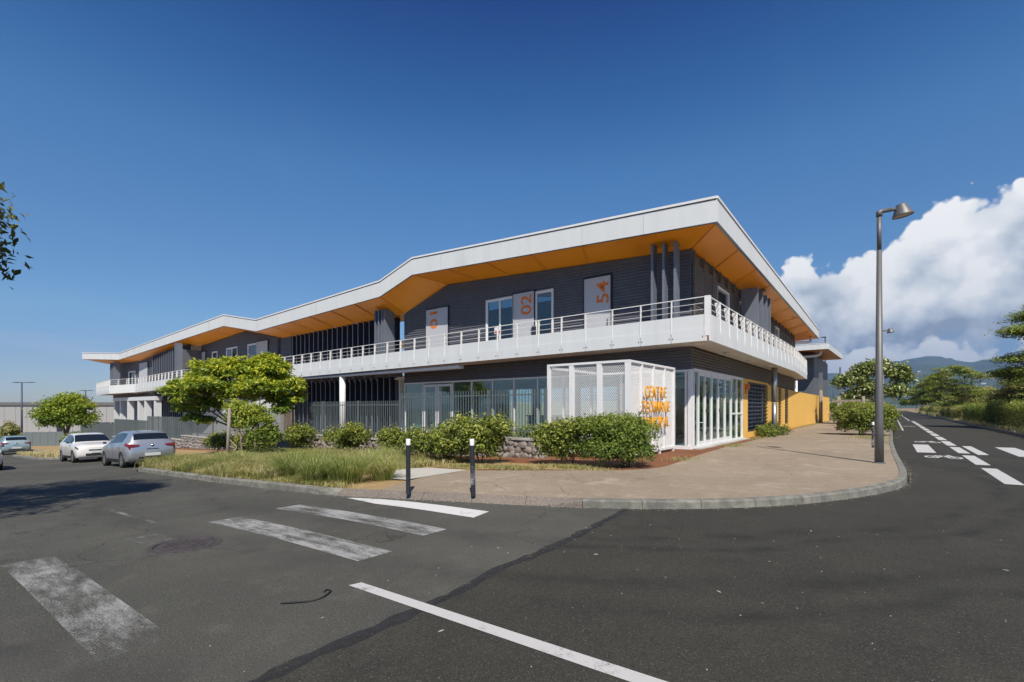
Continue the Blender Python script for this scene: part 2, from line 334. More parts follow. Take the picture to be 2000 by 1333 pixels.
def groundmat(name, cols, speck=None, patch=None, rough=0.9, bump=0.3, bscale=120, cracks=False, tracks=None):
    m = bpy.data.materials.new(name); m.use_nodes = True; t = m.node_tree; b = t.nodes['Principled BSDF']; b.inputs['Roughness'].default_value = rough
    b.inputs['Specular IOR Level'].default_value = 0.25
    g = t.nodes.new('ShaderNodeTexCoord').outputs['Object']
    def nz(sc, det=5, ro=.6, dist=0):
        n = t.nodes.new('ShaderNodeTexNoise'); n.inputs['Scale'].default_value = sc; n.inputs['Detail'].default_value = det; n.inputs['Roughness'].default_value = ro; n.inputs['Distortion'].default_value = dist
        t.links.new(g, n.inputs['Vector']); return n.outputs[0]
    def rng(x, a, b_):
        r = t.nodes.new('ShaderNodeMapRange'); r.inputs[1].default_value = a; r.inputs[2].default_value = b_; t.links.new(x, r.inputs[0]); return r.outputs[0]
    def mx(f, a, c):
        n = t.nodes.new('ShaderNodeMix'); n.data_type = 'RGBA'; t.links.new(f, n.inputs[0])
        for s, x in ((n.inputs[6], a), (n.inputs[7], c)):
            if isinstance(x, tuple): s.default_value = (*x, 1)
            else: t.links.new(x, s)
        return n.outputs[2]
    c = mx(rng(nz(0.35, 6, .6, .3), .38, .62), cols[0], cols[1])
    c = mx(rng(nz(3.0, 6, .65), .52, .78), c, cols[2])
    if patch: c = mx(rng(nz(patch[1], 7, .7), patch[2], patch[3]), c, patch[0])
    if speck:
        c = mx(rng(nz(speck[1], 2, .5), .56, .72), c, speck[0])
        c = mx(rng(nz(speck[1] * .83, 2, .5), .44, .30), c, speck[2])
    if cracks:
        v = t.nodes.new('ShaderNodeTexVoronoi'); v.feature = 'DISTANCE_TO_EDGE'; v.inputs['Scale'].default_value = 0.22
        w = t.nodes.new('ShaderNodeVectorMath'); w.operation = 'ADD'; t.links.new(g, w.inputs[0])
        n = t.nodes.new('ShaderNodeTexNoise'); n.inputs['Scale'].default_value = 0.8; n.inputs['Detail'].default_value = 6; t.links.new(g, n.inputs['Vector'])
        sc = t.nodes.new('ShaderNodeVectorMath'); sc.operation = 'SCALE'; sc.inputs['Scale'].default_value = 2.2; t.links.new(n.outputs['Color'], sc.inputs[0]); t.links.new(sc.outputs[0], w.inputs[1])
        t.links.new(w.outputs[0], v.inputs['Vector'])
        c = mx(rng(v.outputs['Distance'], .004, .0), c, tuple(x * .45 for x in cols[0]))
    if tracks:
        # rubber polished into the surface along the wheel paths: rings about the corner, broken up by noise
        (cx, cy), radii, colour = tracks
        sv = t.nodes.new('ShaderNodeVectorMath'); sv.operation = 'SUBTRACT'; t.links.new(g, sv.inputs[0]); sv.inputs[1].default_value = (cx, cy, 0)
        fl = t.nodes.new('ShaderNodeVectorMath'); fl.operation = 'MULTIPLY'; t.links.new(sv.outputs[0], fl.inputs[0]); fl.inputs[1].default_value = (1, 1, 0)
        ln = t.nodes.new('ShaderNodeVectorMath'); ln.operation = 'LENGTH'; t.links.new(fl.outputs[0], ln.inputs[0])
        wob = t.nodes.new('ShaderNodeMath'); wob.operation = 'MULTIPLY_ADD'; t.links.new(nz(.25, 3), wob.inputs[0]); wob.inputs[1].default_value = 1.6; t.links.new(ln.outputs['Value'], wob.inputs[2])
        for r0, w0 in radii:
            d = t.nodes.new('ShaderNodeMath'); d.operation = 'SUBTRACT'; t.links.new(wob.outputs[0], d.inputs[0]); d.inputs[1].default_value = r0 + .8
            ab = t.nodes.new('ShaderNodeMath'); ab.operation = 'ABSOLUTE'; t.links.new(d.outputs[0], ab.inputs[0])
            ml = t.nodes.new('ShaderNodeMath'); ml.operation = 'MULTIPLY'; t.links.new(rng(ab.outputs[0], w0, 0), ml.inputs[0]); t.links.new(rng(nz(1.3, 5, .7), .35, .75), ml.inputs[1])
            c = mx(ml.outputs[0], c, colour)
    t.links.new(c, b.inputs['Base Color'])
    bn = t.nodes.new('ShaderNodeBump'); bn.inputs['Strength'].default_value = bump; bn.inputs['Distance'].default_value = 0.01
    t.links.new(nz(bscale, 3), bn.inputs['Height']); t.links.new(bn.outputs[0], b.inputs['Normal'])
    return m
MT['soil'] = groundmat('dry_ground', ((0.30, 0.21, 0.12), (0.23, 0.17, 0.10), (0.38, 0.29, 0.17)), bump=0.8, bscale=25)
MT['redsoil'] = groundmat('red_soil', ((0.22, 0.088, 0.040), (0.17, 0.066, 0.031), (0.27, 0.125, 0.065)), speck=((0.36, 0.2, 0.1), 40, (0.1, 0.04, 0.02)), bump=1.0, bscale=22)
MT['straw'] = groundmat('straw_litter', ((0.40, 0.27, 0.13), (0.30, 0.21, 0.10), (0.50, 0.36, 0.18)), speck=((0.55, 0.40, 0.20), 45, (0.16, 0.10, 0.05)), bump=1.0, bscale=30)
MT['oldroad'] = groundmat('old_asphalt', ((0.094, 0.092, 0.076), (0.068, 0.067, 0.056), (0.108, 0.105, 0.086)), speck=((0.165, 0.155, 0.135), 75, (0.042, 0.040, 0.037)), patch=((0.040, 0.038, 0.037), 0.8, .62, .72), bump=0.6, bscale=90, cracks=True, tracks=((-8.7, 14.4), ((10.6, .5), (12.2, .45), (14.6, .5)), (0.052, 0.050, 0.046)))
MT['newroad'] = groundmat('new_asphalt', ((0.049, 0.047, 0.037), (0.036, 0.035, 0.029), (0.054, 0.051, 0.040)), speck=((0.105, 0.098, 0.078), 80, (0.022, 0.021, 0.019)), patch=((0.070, 0.066, 0.050), 0.35, .54, .74), bump=0.55, bscale=95, tracks=((-8.7, 14.4), ((10.4, .28), (10.9, .2), (12.1, .3), (12.7, .22), (14.9, .35)), (0.021, 0.020, 0.018)))
MT['pave'] = groundmat('exposed_aggregate', ((0.315, 0.256, 0.182), (0.262, 0.210, 0.148), (0.40, 0.33, 0.245)), speck=((0.50, 0.41, 0.33), 55, (0.18, 0.12, 0.09)), patch=((0.43, 0.365, 0.28), 0.9, .55, .72), bump=0.5, bscale=80, cracks=True)
MT['slab'] = groundmat('pale_slab', ((0.50, 0.48, 0.42), (0.46, 0.44, 0.39), (0.54, 0.52, 0.46)), bump=0.2)

MT['paint'] = worn('road_paint', (0.50, 0.49, 0.47), None, 1.26)
MT['paintfresh'] = worn('fresh_road_paint', (0.62, 0.61, 0.58), None, 1.30)
MT['paintworn'] = worn('worn_road_paint', (0.33, 0.325, 0.31), None, 1.06, 5, (.35, 1.6, 1))
MT['paintgone'] = worn('faded_road_paint', (0.30, 0.295, 0.28), None, 1.01, 4, (.5, 1.4, 1))
MT['paintghost'] = worn('ghost_road_paint', (0.26, 0.255, 0.245), None, 0.93, 4, (.5, 1.4, 1))

def sheet(name, poly, off, material, parent=None, kind='structure', step=2.0):
    bm = bmesh.new(); f = bm.faces.new([bm.verts.new((x, y, 0)) for x, y in poly]); bm.normal_update()
    if f.normal.z < 0: bmesh.ops.reverse_faces(bm, faces=[f])
    bmesh.ops.triangulate(bm, faces=bm.faces[:])
    x = -6.0; lo = min(p[0] for p in poly); hi = max(p[0] for p in poly)
    while x > max(lo, -130):
        if x < hi: bmesh.ops.bisect_plane(bm, geom=bm.verts[:] + bm.edges[:] + bm.faces[:], plane_co=(x, 0, 0), plane_no=(1, 0, 0))
        x -= step if x < -10 else 0.6
    for v in bm.verts: v.co.z = zr(v.co.x) + off
    me = bpy.data.meshes.new(name); bm.to_mesh(me); bm.free()
    return add(name, me, material, parent, kind=kind if parent is None else None)

sheet('ground', [(-3000, -3000), (9000, -3000), (9000, 9000), (-3000, 9000)], -0.16, MT['soil'])
# kerb line, seen from the road, from the far end of the right-hand road round the corner to the west
K = [(0.10, 330), (0.10, 28), (0.16, 22.5), (0.26, 18.2), (0.33, 15.5), (0.30, 14.1), (0.13, 12.85), (-0.31, 11.54), (-1.0, 10.11), (-1.64, 9.2), (-2.35, 8.4), (-3.26, 7.66), (-4.18, 7.10), (-5.2, 6.60),
     (-6.53, 6.06), (-7.6, 5.72), (-9.0, 5.38), (-11.8, 5.27), (-14.7, 5.22), (-21.0, 5.3), (-22.0, 5.55), (-22.6, 6.2), (-22.9, 7.1), (-23.8, 7.72), (-35.0, 7.72), (-36.0, 7.2), (-36.7, 6.1), (-37.6, 5.25), (-39, 4.98),
     (-47.6, 4.95), (-48.6, 5.4), (-49.2, 6.6), (-50.2, 7.5), (-52, 7.7), (-90, 7.7)]
def smooth_line(P, n=2):
    for _ in range(n):
        Q = [P[0]]
        for a, b in zip(P, P[1:]):
            if math.dist(a, b) > 6: Q += [a, b]; continue
            Q += [(a[0] * .75 + b[0] * .25, a[1] * .75 + b[1] * .25), (a[0] * .25 + b[0] * .75, a[1] * .25 + b[1] * .75)]
        P = Q + [P[-1]]
    R = [P[0]]
    for p in P[1:]:
        if math.dist(p, R[-1]) > 0.03: R.append(p)
    return R
KS = smooth_line(K)
def offset_line(P, d):
    out = []
    for i, p in enumerate(P):
        a = P[max(i - 1, 0)]; b = P[min(i + 1, len(P) - 1)]; t = Vector((b[0] - a[0], b[1] - a[1])).normalized()
        out.append((p[0] + t.y * d, p[1] - t.x * d))
    return out
KI = offset_line(KS, 0.16)                       # back of the kerb
KR = offset_line(KS, -0.03)
seam = [(-3.45, 7.9), (-3.44, 7.50), (-3.36, 6.6), (-3.24, 5.42), (-3.19, 3.74), (-3.08, 2.58), (-3.07, 1.85), (-3.05, 1.2), (-3.0, -12)]
kr_right = [p for p in KR if p[0] >= -3.44]; kr_left = [p for p in KR if p[0] < -3.44]
newroad = sheet('road', [(-3.0, -12), (60, -12), (60, 3), (14, 5.0), (9.0, 7.0), (6.9, 10.5), (6.05, 15), (6.02, 330)] + kr_right + seam[1:-1], -0.08, MT['newroad'])
newroad['label'] = 'dark newer asphalt of the right-hand road and junction'
oldroad = sheet('road', [(-3.0, -12)] + seam[1:-1][::-1] + kr_left + [(-140, 7.7), (-140, -12)], -0.08, MT['oldroad'])
oldroad['label'] = 'lighter worn asphalt of the street on the left'
# dark tar joint between the two
tar = MB(); rj = random.Random(3); Q = []
SP = seam[1:-1] + [(-3.0, .4)]
for a, b in zip(SP, SP[1:]):
    n = max(2, int(math.dist(a, b) / .09))
    for k in range(n): Q.append((a[0] + (b[0] - a[0]) * k / n, a[1] + (b[1] - a[1]) * k / n))
for i in range(len(Q) - 1):
    w = lambda j: .045 + .09 * abs(mnoise.noise(Vector((Q[j][1] * 2.2, 3.1, 0)))) + .02 * mnoise.noise(Vector((Q[j][1] * 9, 7, 0)))
    o = lambda j: .05 * mnoise.noise(Vector((Q[j][1] * 1.4, 0, 5)))
    a, b = Q[i], Q[i + 1]
    tar.quad((a[0] - w(i) + o(i), a[1], -.0765), (a[0] + w(i) + o(i), a[1], -.0765), (b[0] + w(i + 1) + o(i + 1), b[1], -.0765), (b[0] - w(i + 1) + o(i + 1), b[1], -.0765))
MT['tar'] = worn('tar_joint', (0.026, 0.025, 0.026), None, 1.08, 6)
obj('tar_joint', tar, MT['tar'], oldroad)

# pavement, beds, verges
bed_edge = [(-6.2, 330), (-6.1, 70), (-5.65, 45), (-5.45, 34.6), (-5.25, 30.0), (-5.15, 24.6), (-5.2, 21.5), (-5.1, 18.4), (-4.95, 15.4), (-4.75, 13.4), (-4.72, 12.2), (-5.2, 11.3), (-5.95, 10.65), (-7.0, 9.95), (-7.9, 9.55), (-8.75, 9.15), (-8.8, 8.3), (-8.55, 7.25), (-8.15, 6.4), (-7.85, 5.85)]
bed_edge = smooth_line(bed_edge, 2)
ki_pave = [p for p in KI if p[0] > -7.85]
pave = sheet('pavement', ki_pave + bed_edge[::-1], 0.04, MT['pave'])
beds = sheet('soil_bed', [(-6.2, 110), (-.4, 110), (-.4, 12), (-4.5, 8.6), (-8.4, 8.9), (-9.4, 12.0), (-30, 12.2), (-90, 12.2), (-90, 30), (-6.2, 30)], 0.022, MT['redsoil'])
ki_v = [p for p in KI if -90.5 < p[0] <= -7.75]
verge = sheet('verge', [(-7.75, 5.95), (-8.0, 7.0), (-8.5, 9.0)] + [(-9.3, 12.19), (-30, 12.19), (-90, 12.19)] + ki_v[::-1], 0.018, MT['straw'])
litter = sheet('leaf_litter', smooth_line([(-5.3, 10.95), (-6.0, 11.5), (-7.2, 11.6), (-8.6, 11.3), (-9.6, 11.5), (-10.8, 10.4), (-10.6, 9.6), (-9.2, 9.5), (-8.2, 9.75), (-7.0, 10.25), (-5.9, 10.75), (-5.3, 10.95)], 1)[:-1], 0.032, MT['straw'])
sheet('slab', [(-8.62, 7.12), (-8.72, 9.2), (-10.2, 9.25), (-10.9, 8.7), (-9.3, 7.05)], 0.047, MT['slab'])
# right-hand verge beyond the road
sheet('verge', [(6.22, 330), (6.22, 16), (6.95, 11), (9.2, 7.2), (14.2, 5.2), (60, 3.2), (200, 3), (200, 330)], 0.0, MT['straw'])

# kerb stones, each one metre of the kerb
MT['kerbdrop'] = groundmat('worn_kerb', ((0.20, 0.17, 0.14), (0.16, 0.14, 0.12), (0.25, 0.21, 0.17)), speck=((0.36, 0.30, 0.25), 55, (0.1, 0.08, 0.07)), bump=.5, bscale=60)
kerb = empty('kerb', (0, 0, 0)); tag(kerb, kind='structure')
def kerb_run(P, d0, width, dropped, limit):
    """cut the line P into stones; dropped(x) gives 0 where the kerb is lowered"""
    L = [0]
    for a, b in zip(P, P[1:]): L.append(L[-1] + math.dist(a, b))
    def at(s):
        s = min(max(s, 0), L[-1] - 1e-4)
        i = next(k for k in range(len(L) - 1) if L[k + 1] > s); t = (s - L[i]) / (L[i + 1] - L[i]); a, b = P[i], P[i + 1]
        u = Vector((b[0] - a[0], b[1] - a[1])).normalized(); return Vector((a[0] + (b[0] - a[0]) * t, a[1] + (b[1] - a[1]) * t)), Vector((u.y, -u.x))
    s = d0; far = MB(); cnt = 0
    while s < L[-1] - .2:
        ln = 0.99 if s < limit else 4.0; e = min(s + ln, L[-1] - .01)
        mb = MB() if s < limit else far
        m = 3 if s < limit else 1
        for k in range(m):
            (p, n), (q, o) = at(s + .004 + (e - s - .008) * k / m), at(s + .004 + (e - s - .008) * (k + 1) / m)
            def ring(p, n):
                h = 0.05 - 0.105 * dropped(p.x, p.y); z = zr(p.x); w = width
                return [(p.x, p.y, z - .14), (p.x + n.x * .012, p.y + n.y * .012, z + h - .03), (p.x + n.x * .04, p.y + n.y * .04, z + h), (p.x + n.x * w, p.y + n.y * w, z + max(h, .0385) + .003), (p.x + n.x * w, p.y + n.y * w, z - .14)]
            A, B = ring(p, n), ring(q, o); n0 = len(mb.v); mb.v += A + B
            for i in range(4): mb.f.append((n0 + i, n0 + i + 1, n0 + i + 6, n0 + i + 5))
            if k == 0: mb.f.append(tuple(n0 + i for i in range(5)))
            if k == m - 1: mb.f.append(tuple(n0 + 5 + i for i in reversed(range(5))))
        if s < limit:
            pm = at((s + e) / 2)[0]; obj('kerb_stone', mb, MT['kerbdrop'] if dropped(pm.x, pm.y) > .5 else MT['kerb'], kerb); cnt += 1
        s = e
    if far.v: obj('kerb_far', far, MT['kerb'], kerb)
def drop(x, y):
    a = min(max((-4.0 - x) / .8, 0), 1) * min(max((x + 9.6) / .9, 0), 1); return a * a * (3 - 2 * a)
# start the near stones some way up the right-hand road
KN = [p for p in KS if p[1] < 60]; KN = [(0.10, 60.0)] + KN
kerb_run(KN, 0, .16, drop, 112)
kerb_run([(0.10, 330), (0.10, 60.2)], 0, .16, drop, -1)
kerb_run([(6.05, 330), (6.05, 90)][::-1], 0, -.0 + .16, lambda x, y: 0, -1)
RK = smooth_line([(60, 3.1), (14, 5.1), (9.1, 7.1), (7.0, 10.6), (6.1, 15), (6.05, 25), (6.05, 90)], 2)
RKn = [p for p in RK if p[0] < 30]
kerb_run(RKn, 0, .16, lambda x, y: 0, 200)

# painted markings (thin sheets on the road)
def mark(name, pts, material, parent, off=-0.0755):
    return sheet(name, pts, off, material, parent)
def stripe(x0, x1, y0, y1, sk, material):
    pts = []
    for k in range(9):
        x = x0 + (x1 - x0) * k / 8; pts.append((x, y0 + sk * (x - x0)))
    for k in range(9)[::-1]:
        x = x0 + (x1 - x0) * k / 8; pts.append((x, y1 + sk * (x - x0)))
    mb = MB()
    for k in range(8):
        a, b, c, d = pts[k], pts[k + 1], pts[16 - k], pts[17 - k]
        mb.quad(*[(p[0], p[1], zr(p[0]) - .0755) for p in (a, b, c, d)])
    return obj('crossing_stripe', mb, material, oldroad)
mark('crossing_stripe', [(-8.25, 5.36), (-7.2, 5.24), (-5.01, 5.44), (-5.11, 5.92), (-6.2, 5.78), (-6.9, 5.70), (-7.5, 5.60), (-8.0, 5.46)], MT['paintfresh'], oldroad)
stripe(-8.35, -4.82, 4.04, 4.47, .065, MT['paintworn'])
stripe(-8.12, -4.58, 2.91, 3.37, .058, MT['paintworn'])
stripe(-7.88, -6.9, 1.78, 2.23, .04, MT['paintghost'])
stripe(-7.60, -4.12, .70, 1.13, .035, MT['paintgone'])
mark('stop_line', [(-4.03, 2.64), (-.9, 2.79), (-.78, 2.93), (-4.0, 2.76)], MT['paint'], oldroad)
for a, b in ((-11.2, -8.5), (-19.9, -17.6), (-24.5, -21.5), (-15.6, -13.4)):
    mark('lane_dash', [(a, 2.33), (b, 2.42), (b, 2.50), (a, 2.41)], MT['paintghost'], oldroad)
MT['paintroad'] = worn('lane_paint', (0.50, 0.495, 0.48), None, 1.32)
for i in range(14):
    y = 15.05 + i * 4.6
    if i in (): continue
    mark('lane_dash', [(1.97, y), (2.29, y), (2.29, y + 3.6), (1.97, y + 3.6)], MT['paintroad'], newroad)
mark('lane_line', [(1.8, 80), (1.92, 80), (1.92, 330), (1.8, 330)], MT['paintroad'], newroad)
for x0, x1 in ((.78, 1.33), (2.44, 2.74), (3.46, 4.08), (4.75, 5.35)):
    mark('crossing_stripe', [(x0, 23.75), (x1, 23.9), (x1, 28.9), (x0, 28.75)], MT['paintroad'], newroad)
mark('cycle_lane_line', [(.66, 46), (.76, 46), (.76, 330), (.66, 330)], MT['paintroad'], newroad)
def bicycle(cx, cy):
    mb = MB(); z = -.0755
    def ringpatch(x, y, r0, r1, sy):
        for k in range(14):
            a, b = 2 * math.pi * k / 14, 2 * math.pi * (k + 1) / 14
            mb.quad(*[(x + r * math.cos(t), y + r * sy * math.sin(t), z) for r, t in ((r0, a), (r1, a), (r1, b), (r0, b))])
    ringpatch(cx - .29, cy, .13, .21, 2.2); ringpatch(cx + .29, cy, .13, .21, 2.2)
    def seg(a, b, w=.045):
        d = Vector((b[0] - a[0], b[1] - a[1])).normalized() * w; n = Vector((-d.y, d.x))
        mb.quad((a[0] + n.x, a[1] + n.y, z + .0006), (a[0] - n.x, a[1] - n.y, z + .0006), (b[0] - n.x, b[1] - n.y, z + .0006), (b[0] + n.x, b[1] + n.y, z + .0006))
    seg((cx - .29, cy), (cx - .1, cy + .75)); seg((cx - .1, cy + .75), (cx + .2, cy + .8)); seg((cx + .2, cy + .8), (cx, cy)); seg((cx, cy), (cx - .1, cy + .75)); seg((cx + .29, cy), (cx + .18, cy + 1.1))
    obj('bicycle_symbol', mb, MT['paintroad'], newroad)
bicycle(1.4, 31.1); bicycle(1.4, 21.9); bicycle(1.25, 56.5)

# manhole cover and a cord lying on the street
mh = empty('manhole_cover', (-6.83, 2.2, zr(-6.83) - .08)); tag(mh, 'round rusty iron manhole cover set in the worn crossing on the left', 'manhole')
MT['iron'] = mat('rusty_iron', (0.062, 0.052, 0.050), 0.75, var=.35, vscale=14, bump=.8, bscale=45)
mb = MB(); mb.lathe([(0, .012), (.30, .012), (.315, .006)], 32); obj('lid', mb, MT['iron'], mh, local=True)
mb = MB()
for i in range(-4, 5):
    for j in range(-4, 5):
        if i * i + j * j < 17: mb.box(i * .062 - .02, i * .062 + .02, j * .062 - .02, j * .062 + .02, .012, .018)
obj('tread', mb, MT['iron'], mh, local=True, kind='stuff')
mb = MB(); mb.lathe([(.325, .004), (.33, .013), (.385, .013), (.40, .0)], 32); obj('rim', mb, MT['iron'], mh, local=True)
mb = MB(); pts = []
for k in range(22):
    t = k / 21; pts.append((-4.1 + .16 * math.sin(t * 2.6) , 2.03 + .42 * t, -.070 + .004 * math.sin(t * 9)))
pts += [(-4.06, 2.455, -.07), (-4.08, 2.44, -.07), (-4.05, 2.40, -.069)]
mb.tube(pts, .007, 6); tag(obj('cord', mb, MT['black'], smooth=True), 'thin black looped cord lying on the worn asphalt', 'cord')
# loose grit and straw on the junction
mb = MB(); rg = random.Random(9)
for k in range(520):
    x = rg.uniform(-4, 6); y = rg.uniform(.9, 9)
    if y > 3 and x < .4 and (x + 3.3) ** 2 < 0: continue
    if math.hypot(x - 3, y - 2) > 12 or (x < .2 and y > 6.6 + .55 * (x + 3.3)): continue
    s = rg.choice((.002, .003, .003, .004, .006)); a = rg.uniform(0, 6.3); l = s * rg.choice((1, 1, 1, 5)); c, d = math.cos(a) * l, math.sin(a) * l; e, f = -math.sin(a) * s, math.cos(a) * s
    z = zr(x) - .0795
    mb.hexa([(x - c, y - d, z), (x + e, y + f, z), (x + c, y + d, z), (x - e, y - f, z)], [(x - c * .5, y - d * .5, z + s), (x + e * .5, y + f * .5, z + s), (x + c * .5, y + d * .5, z + s), (x - e * .5, y - f * .5, z + s)])
MT['grit'] = mat('grit', (0.42, 0.38, 0.31), .9, var=.4, vscale=3)
tag(obj('grit', mb, MT['grit']), 'pale grit and straw scattered over the dark junction', 'grit', kind='stuff')

# dust and grit gathered in the gutter, and stamped ribs at the dropped kerb
mb = MB(); rg = random.Random(19); KG = [p for p in KS if p[1] < 20 and p[0] > -20]
KW = [math.dist(a, b) for a, b in zip(KG, KG[1:])]
for k in range(900):
    i = rg.choices(range(len(KG) - 1), KW)[0]; a, b = KG[i], KG[i + 1]; t = rg.random(); d = Vector((b[0] - a[0], b[1] - a[1])); d.normalize(); e = abs(rg.gauss(0, .07)) + .01
    x, y = a[0] + (b[0] - a[0]) * t - d.y * e, a[1] + (b[1] - a[1]) * t + d.x * e; s = rg.choice((.003, .003, .004, .006)); z = zr(x) - .0797
    mb.hexa([(x - s, y - s, z), (x + s, y - s * .6, z), (x + s * .7, y + s, z), (x - s, y + s * .8, z)], [(x - s * .4, y - s * .4, z + s), (x + s * .4, y - s * .4, z + s), (x + s * .4, y + s * .4, z + s), (x - s * .4, y + s * .4, z + s)])
tag(obj('gutter_grit', mb, MT['grit']), 'pale grit gathered in the gutter along the kerb', 'grit', kind='stuff')
# ------------------------------------------------------------------ the office building
BLD = empty('office_building', (-6, 18.6, 0))
tag(BLD, 'long two-storey dark clad office building with folded white roof and orange soffit', 'building')
XW, YW = -5.95, 18.58          # ground-floor corner
ZS = 3.93                      # underside of the balcony
def part(name, mb, m, smooth=False, kind=None): return obj(name, mb, MT[m] if isinstance(m, str) else m, BLD, smooth, kind=kind)
def sub(name, mb, m, parent, smooth=False, kind=None): return obj(name, mb, MT[m] if isinstance(m, str) else m, parent, smooth, kind=kind)

# roof edge along the street: x, y, top, bottom
RE = [(-4.60, 17.05, 8.70, 7.87), (-20.15, 17.05, 9.62, 8.72), (-22.95, 17.05, 8.84, 7.95), (-38.3, 17.05, 8.36, 7.47), (-44.2, 17.05, 9.44, 8.50), (-70.4, 15.97, 7.93, 7.17), (-79.0, 14.30, 8.42, 7.66)]
# where the soffit meets the wall line: x, y, z
RW = [(-5.95, 18.58, 7.62), (-19.0, 18.58, 8.33), (-22.6, 18.58, 7.18), (-37.2, 18.58, 7.02), (-43.6, 18.58, 8.22), (-67.0, 17.2, 6.95), (-78.6, 16.6, 7.2)]
RB = [(-12.0, 29, 8.0), (-19.0, 29, 8.9), (-22.6, 21.0, 8.1), (-37.2, 21.0, 7.6), (-43.6, 40, 8.7), (-67.0, 36, 7.2), (-78.6, 36, 7.7)]
def lerp(a, b, t): return tuple(x + (y - x) * t for x, y in zip(a, b))
def soffit_wall_z(x):
    P = RW
    if x >= P[0][0]: return P[0][2]
    for a, b in zip(P, P[1:]):
        if b[0] <= x <= a[0]: return a[2] + (b[2] - a[2]) * (x - a[0]) / (b[0] - a[0])
    return P[-1][2]
# roof deck
mb = MB()
for i in range(len(RE) - 1):
    a, b = RE[i], RE[i + 1]; c, d = RB[i], RB[i + 1]
    mb.quad((a[0], a[1], a[2] - .02), (c[0], c[1], c[2] + .6), (d[0], d[1], d[2] + .6), (b[0], b[1], b[2] - .02))
RR0, RR1 = (-4.60, 17.05, 8.70, 7.87), (-4.75, 47.8, 8.12, 7.42)      # edge on the side street
mb.quad((RR0[0], RR0[1], 8.68), (RR1[0], RR1[1], 8.10), (-12, 47.8, 8.3), (RB[0][0], 29, 8.58))
roof = part('roof', mb, 'white')
def fascia(a, b, n, out):
    """n panels of fascia between two edge stations; out: outward unit vector"""
    for k in range(n):
        g = .006 / max(.1, math.dist(a[:2], b[:2]))
        p, q = lerp(a, b, k / n + g), lerp(a, b, (k + 1) / n - g)
        m = MB(); t = .045
        i0 = lambda s, z: (s[0] - out[0] * t, s[1] - out[1] * t, z)
        o0 = lambda s, z: (s[0], s[1], z)
        m.hexa([o0(p, p[3]), o0(q, q[3]), i0(q, q[3]), i0(p, p[3])], [o0(p, p[2] - .085), o0(q, q[2] - .085), i0(q, q[2] - .085), i0(p, p[2] - .085)])
        sub('fascia_panel', m, 'white', roof)
    # dark shadow gap and white capping above the panels
    m = MB(); s = lambda p, d, z: (p[0] + out[0] * d, p[1] + out[1] * d, z)
    m.hexa([s(a, -.03, a[2] - .085), s(b, -.03, b[2] - .085), s(b, -.08, b[2] - .085), s(a, -.08, a[2] - .085)], [s(a, -.03, a[2] - .05), s(b, -.03, b[2] - .05), s(b, -.08, b[2] - .05), s(a, -.08, a[2] - .05)])
    sub('shadow_gap', m, 'dark', roof)
    m = MB()
    m.hexa([s(a, .035, a[2] - .05), s(b, .035, b[2] - .05), s(b, -.2, b[2] - .05), s(a, -.2, a[2] - .05)], [s(a, .035, a[2] + .03), s(b, .035, b[2] + .03), s(b, -.2, b[2] + .03), s(a, -.2, a[2] + .03)])
    sub('capping', m, 'whitemetal', roof)
    m = MB()
    m.hexa([s(a, .012, a[3] - .02), s(b, .012, b[3] - .02), s(b, -.1, b[3] - .02), s(a, -.1, a[3] - .02)], [s(a, .012, a[3] - .003), s(b, .012, b[3] - .003), s(b, -.1, b[3] - .003), s(a, -.1, a[3] - .003)])
    sub('drip_edge', m, 'steel', roof)
for i, n in enumerate((6, 2, 6, 3, 9, 3)):
    a, b = RE[i], RE[i + 1]; d = Vector((b[0] - a[0], b[1] - a[1])).normalized(); out = (d.y * -1, d.x) if d.x * 1 < 0 and False else (-d.y, d.x)
    if out[1] > 0: out = (-out[0], -out[1])
    fascia(a, b, n, out)
fascia(RR0, RR1, 12, (1, 0))
m = MB(); m.quad((RR1[0], RR1[1], RR1[3]), (RR1[0], RR1[1], RR1[2]), (-14, 47.8, 8.2), (-14, 47.8, 7.5)); sub('end_fascia', m, 'white', roof)
# soffit panels
def soffit(A, B, C, D, n):
    """A-B outer edge, C-D wall line (same order)"""
    for k in range(n):
        e = .004
        p, q = lerp(A, B, k / n + e), lerp(A, B, (k + 1) / n - e); r, s = lerp(C, D, k / n + e), lerp(C, D, (k + 1) / n - e)
        m = MB(); m.quad(p, q, s, r); sub('soffit_panel', m, 'orange', roof)
    m = MB(); up = lambda p: (p[0], p[1], p[2] + .03); m.quad(up(A), up(B), up(D), up(C)); sub('soffit_backing', m, 'orange', roof)
for i, n in enumerate((6, 2, 6, 3, 9, 3)):
    a, b = RE[i], RE[i + 1]
    c, d = RW[i], RW[i + 1]
    e = lambda w, s: (w[0], w[1] + 1.5, w[2] - .02)
    soffit((a[0], a[1] + .03, a[3] + .005), (b[0], b[1] + .03, b[3] + .005), (c[0], c[1], c[2]), (d[0], d[1], d[2]), n)
    m = MB(); m.quad((c[0], c[1], c[2]), (d[0], d[1], d[2]), (d[0], d[1] + 1.6, d[2]), (c[0], c[1] + 1.6, c[2])); sub('soffit_panel', m, 'orange', roof)
RWS = [(XW, YW, 7.62), (XW, 43.0, 7.22), (-6.2, 47.6, 7.2)]
soffit((RR0[0] - .03, 17.08, RR0[3] + .005), (-4.78, 43.0, 7.49), RWS[0], RWS[1], 8)
soffit((-4.78, 43.0, 7.49), (RR1[0] - .03, RR1[1], RR1[3] + .005), RWS[1], (-9.0, 47.6, 7.2), 1)
for y in (27.2, 36.0):                      # small vents under the eaves of the side street
    m = MB(); m.box(-5.25, -5.0, y - .14, y + .14, 7.52, 7.60); sub('vent', m, 'grey', roof)

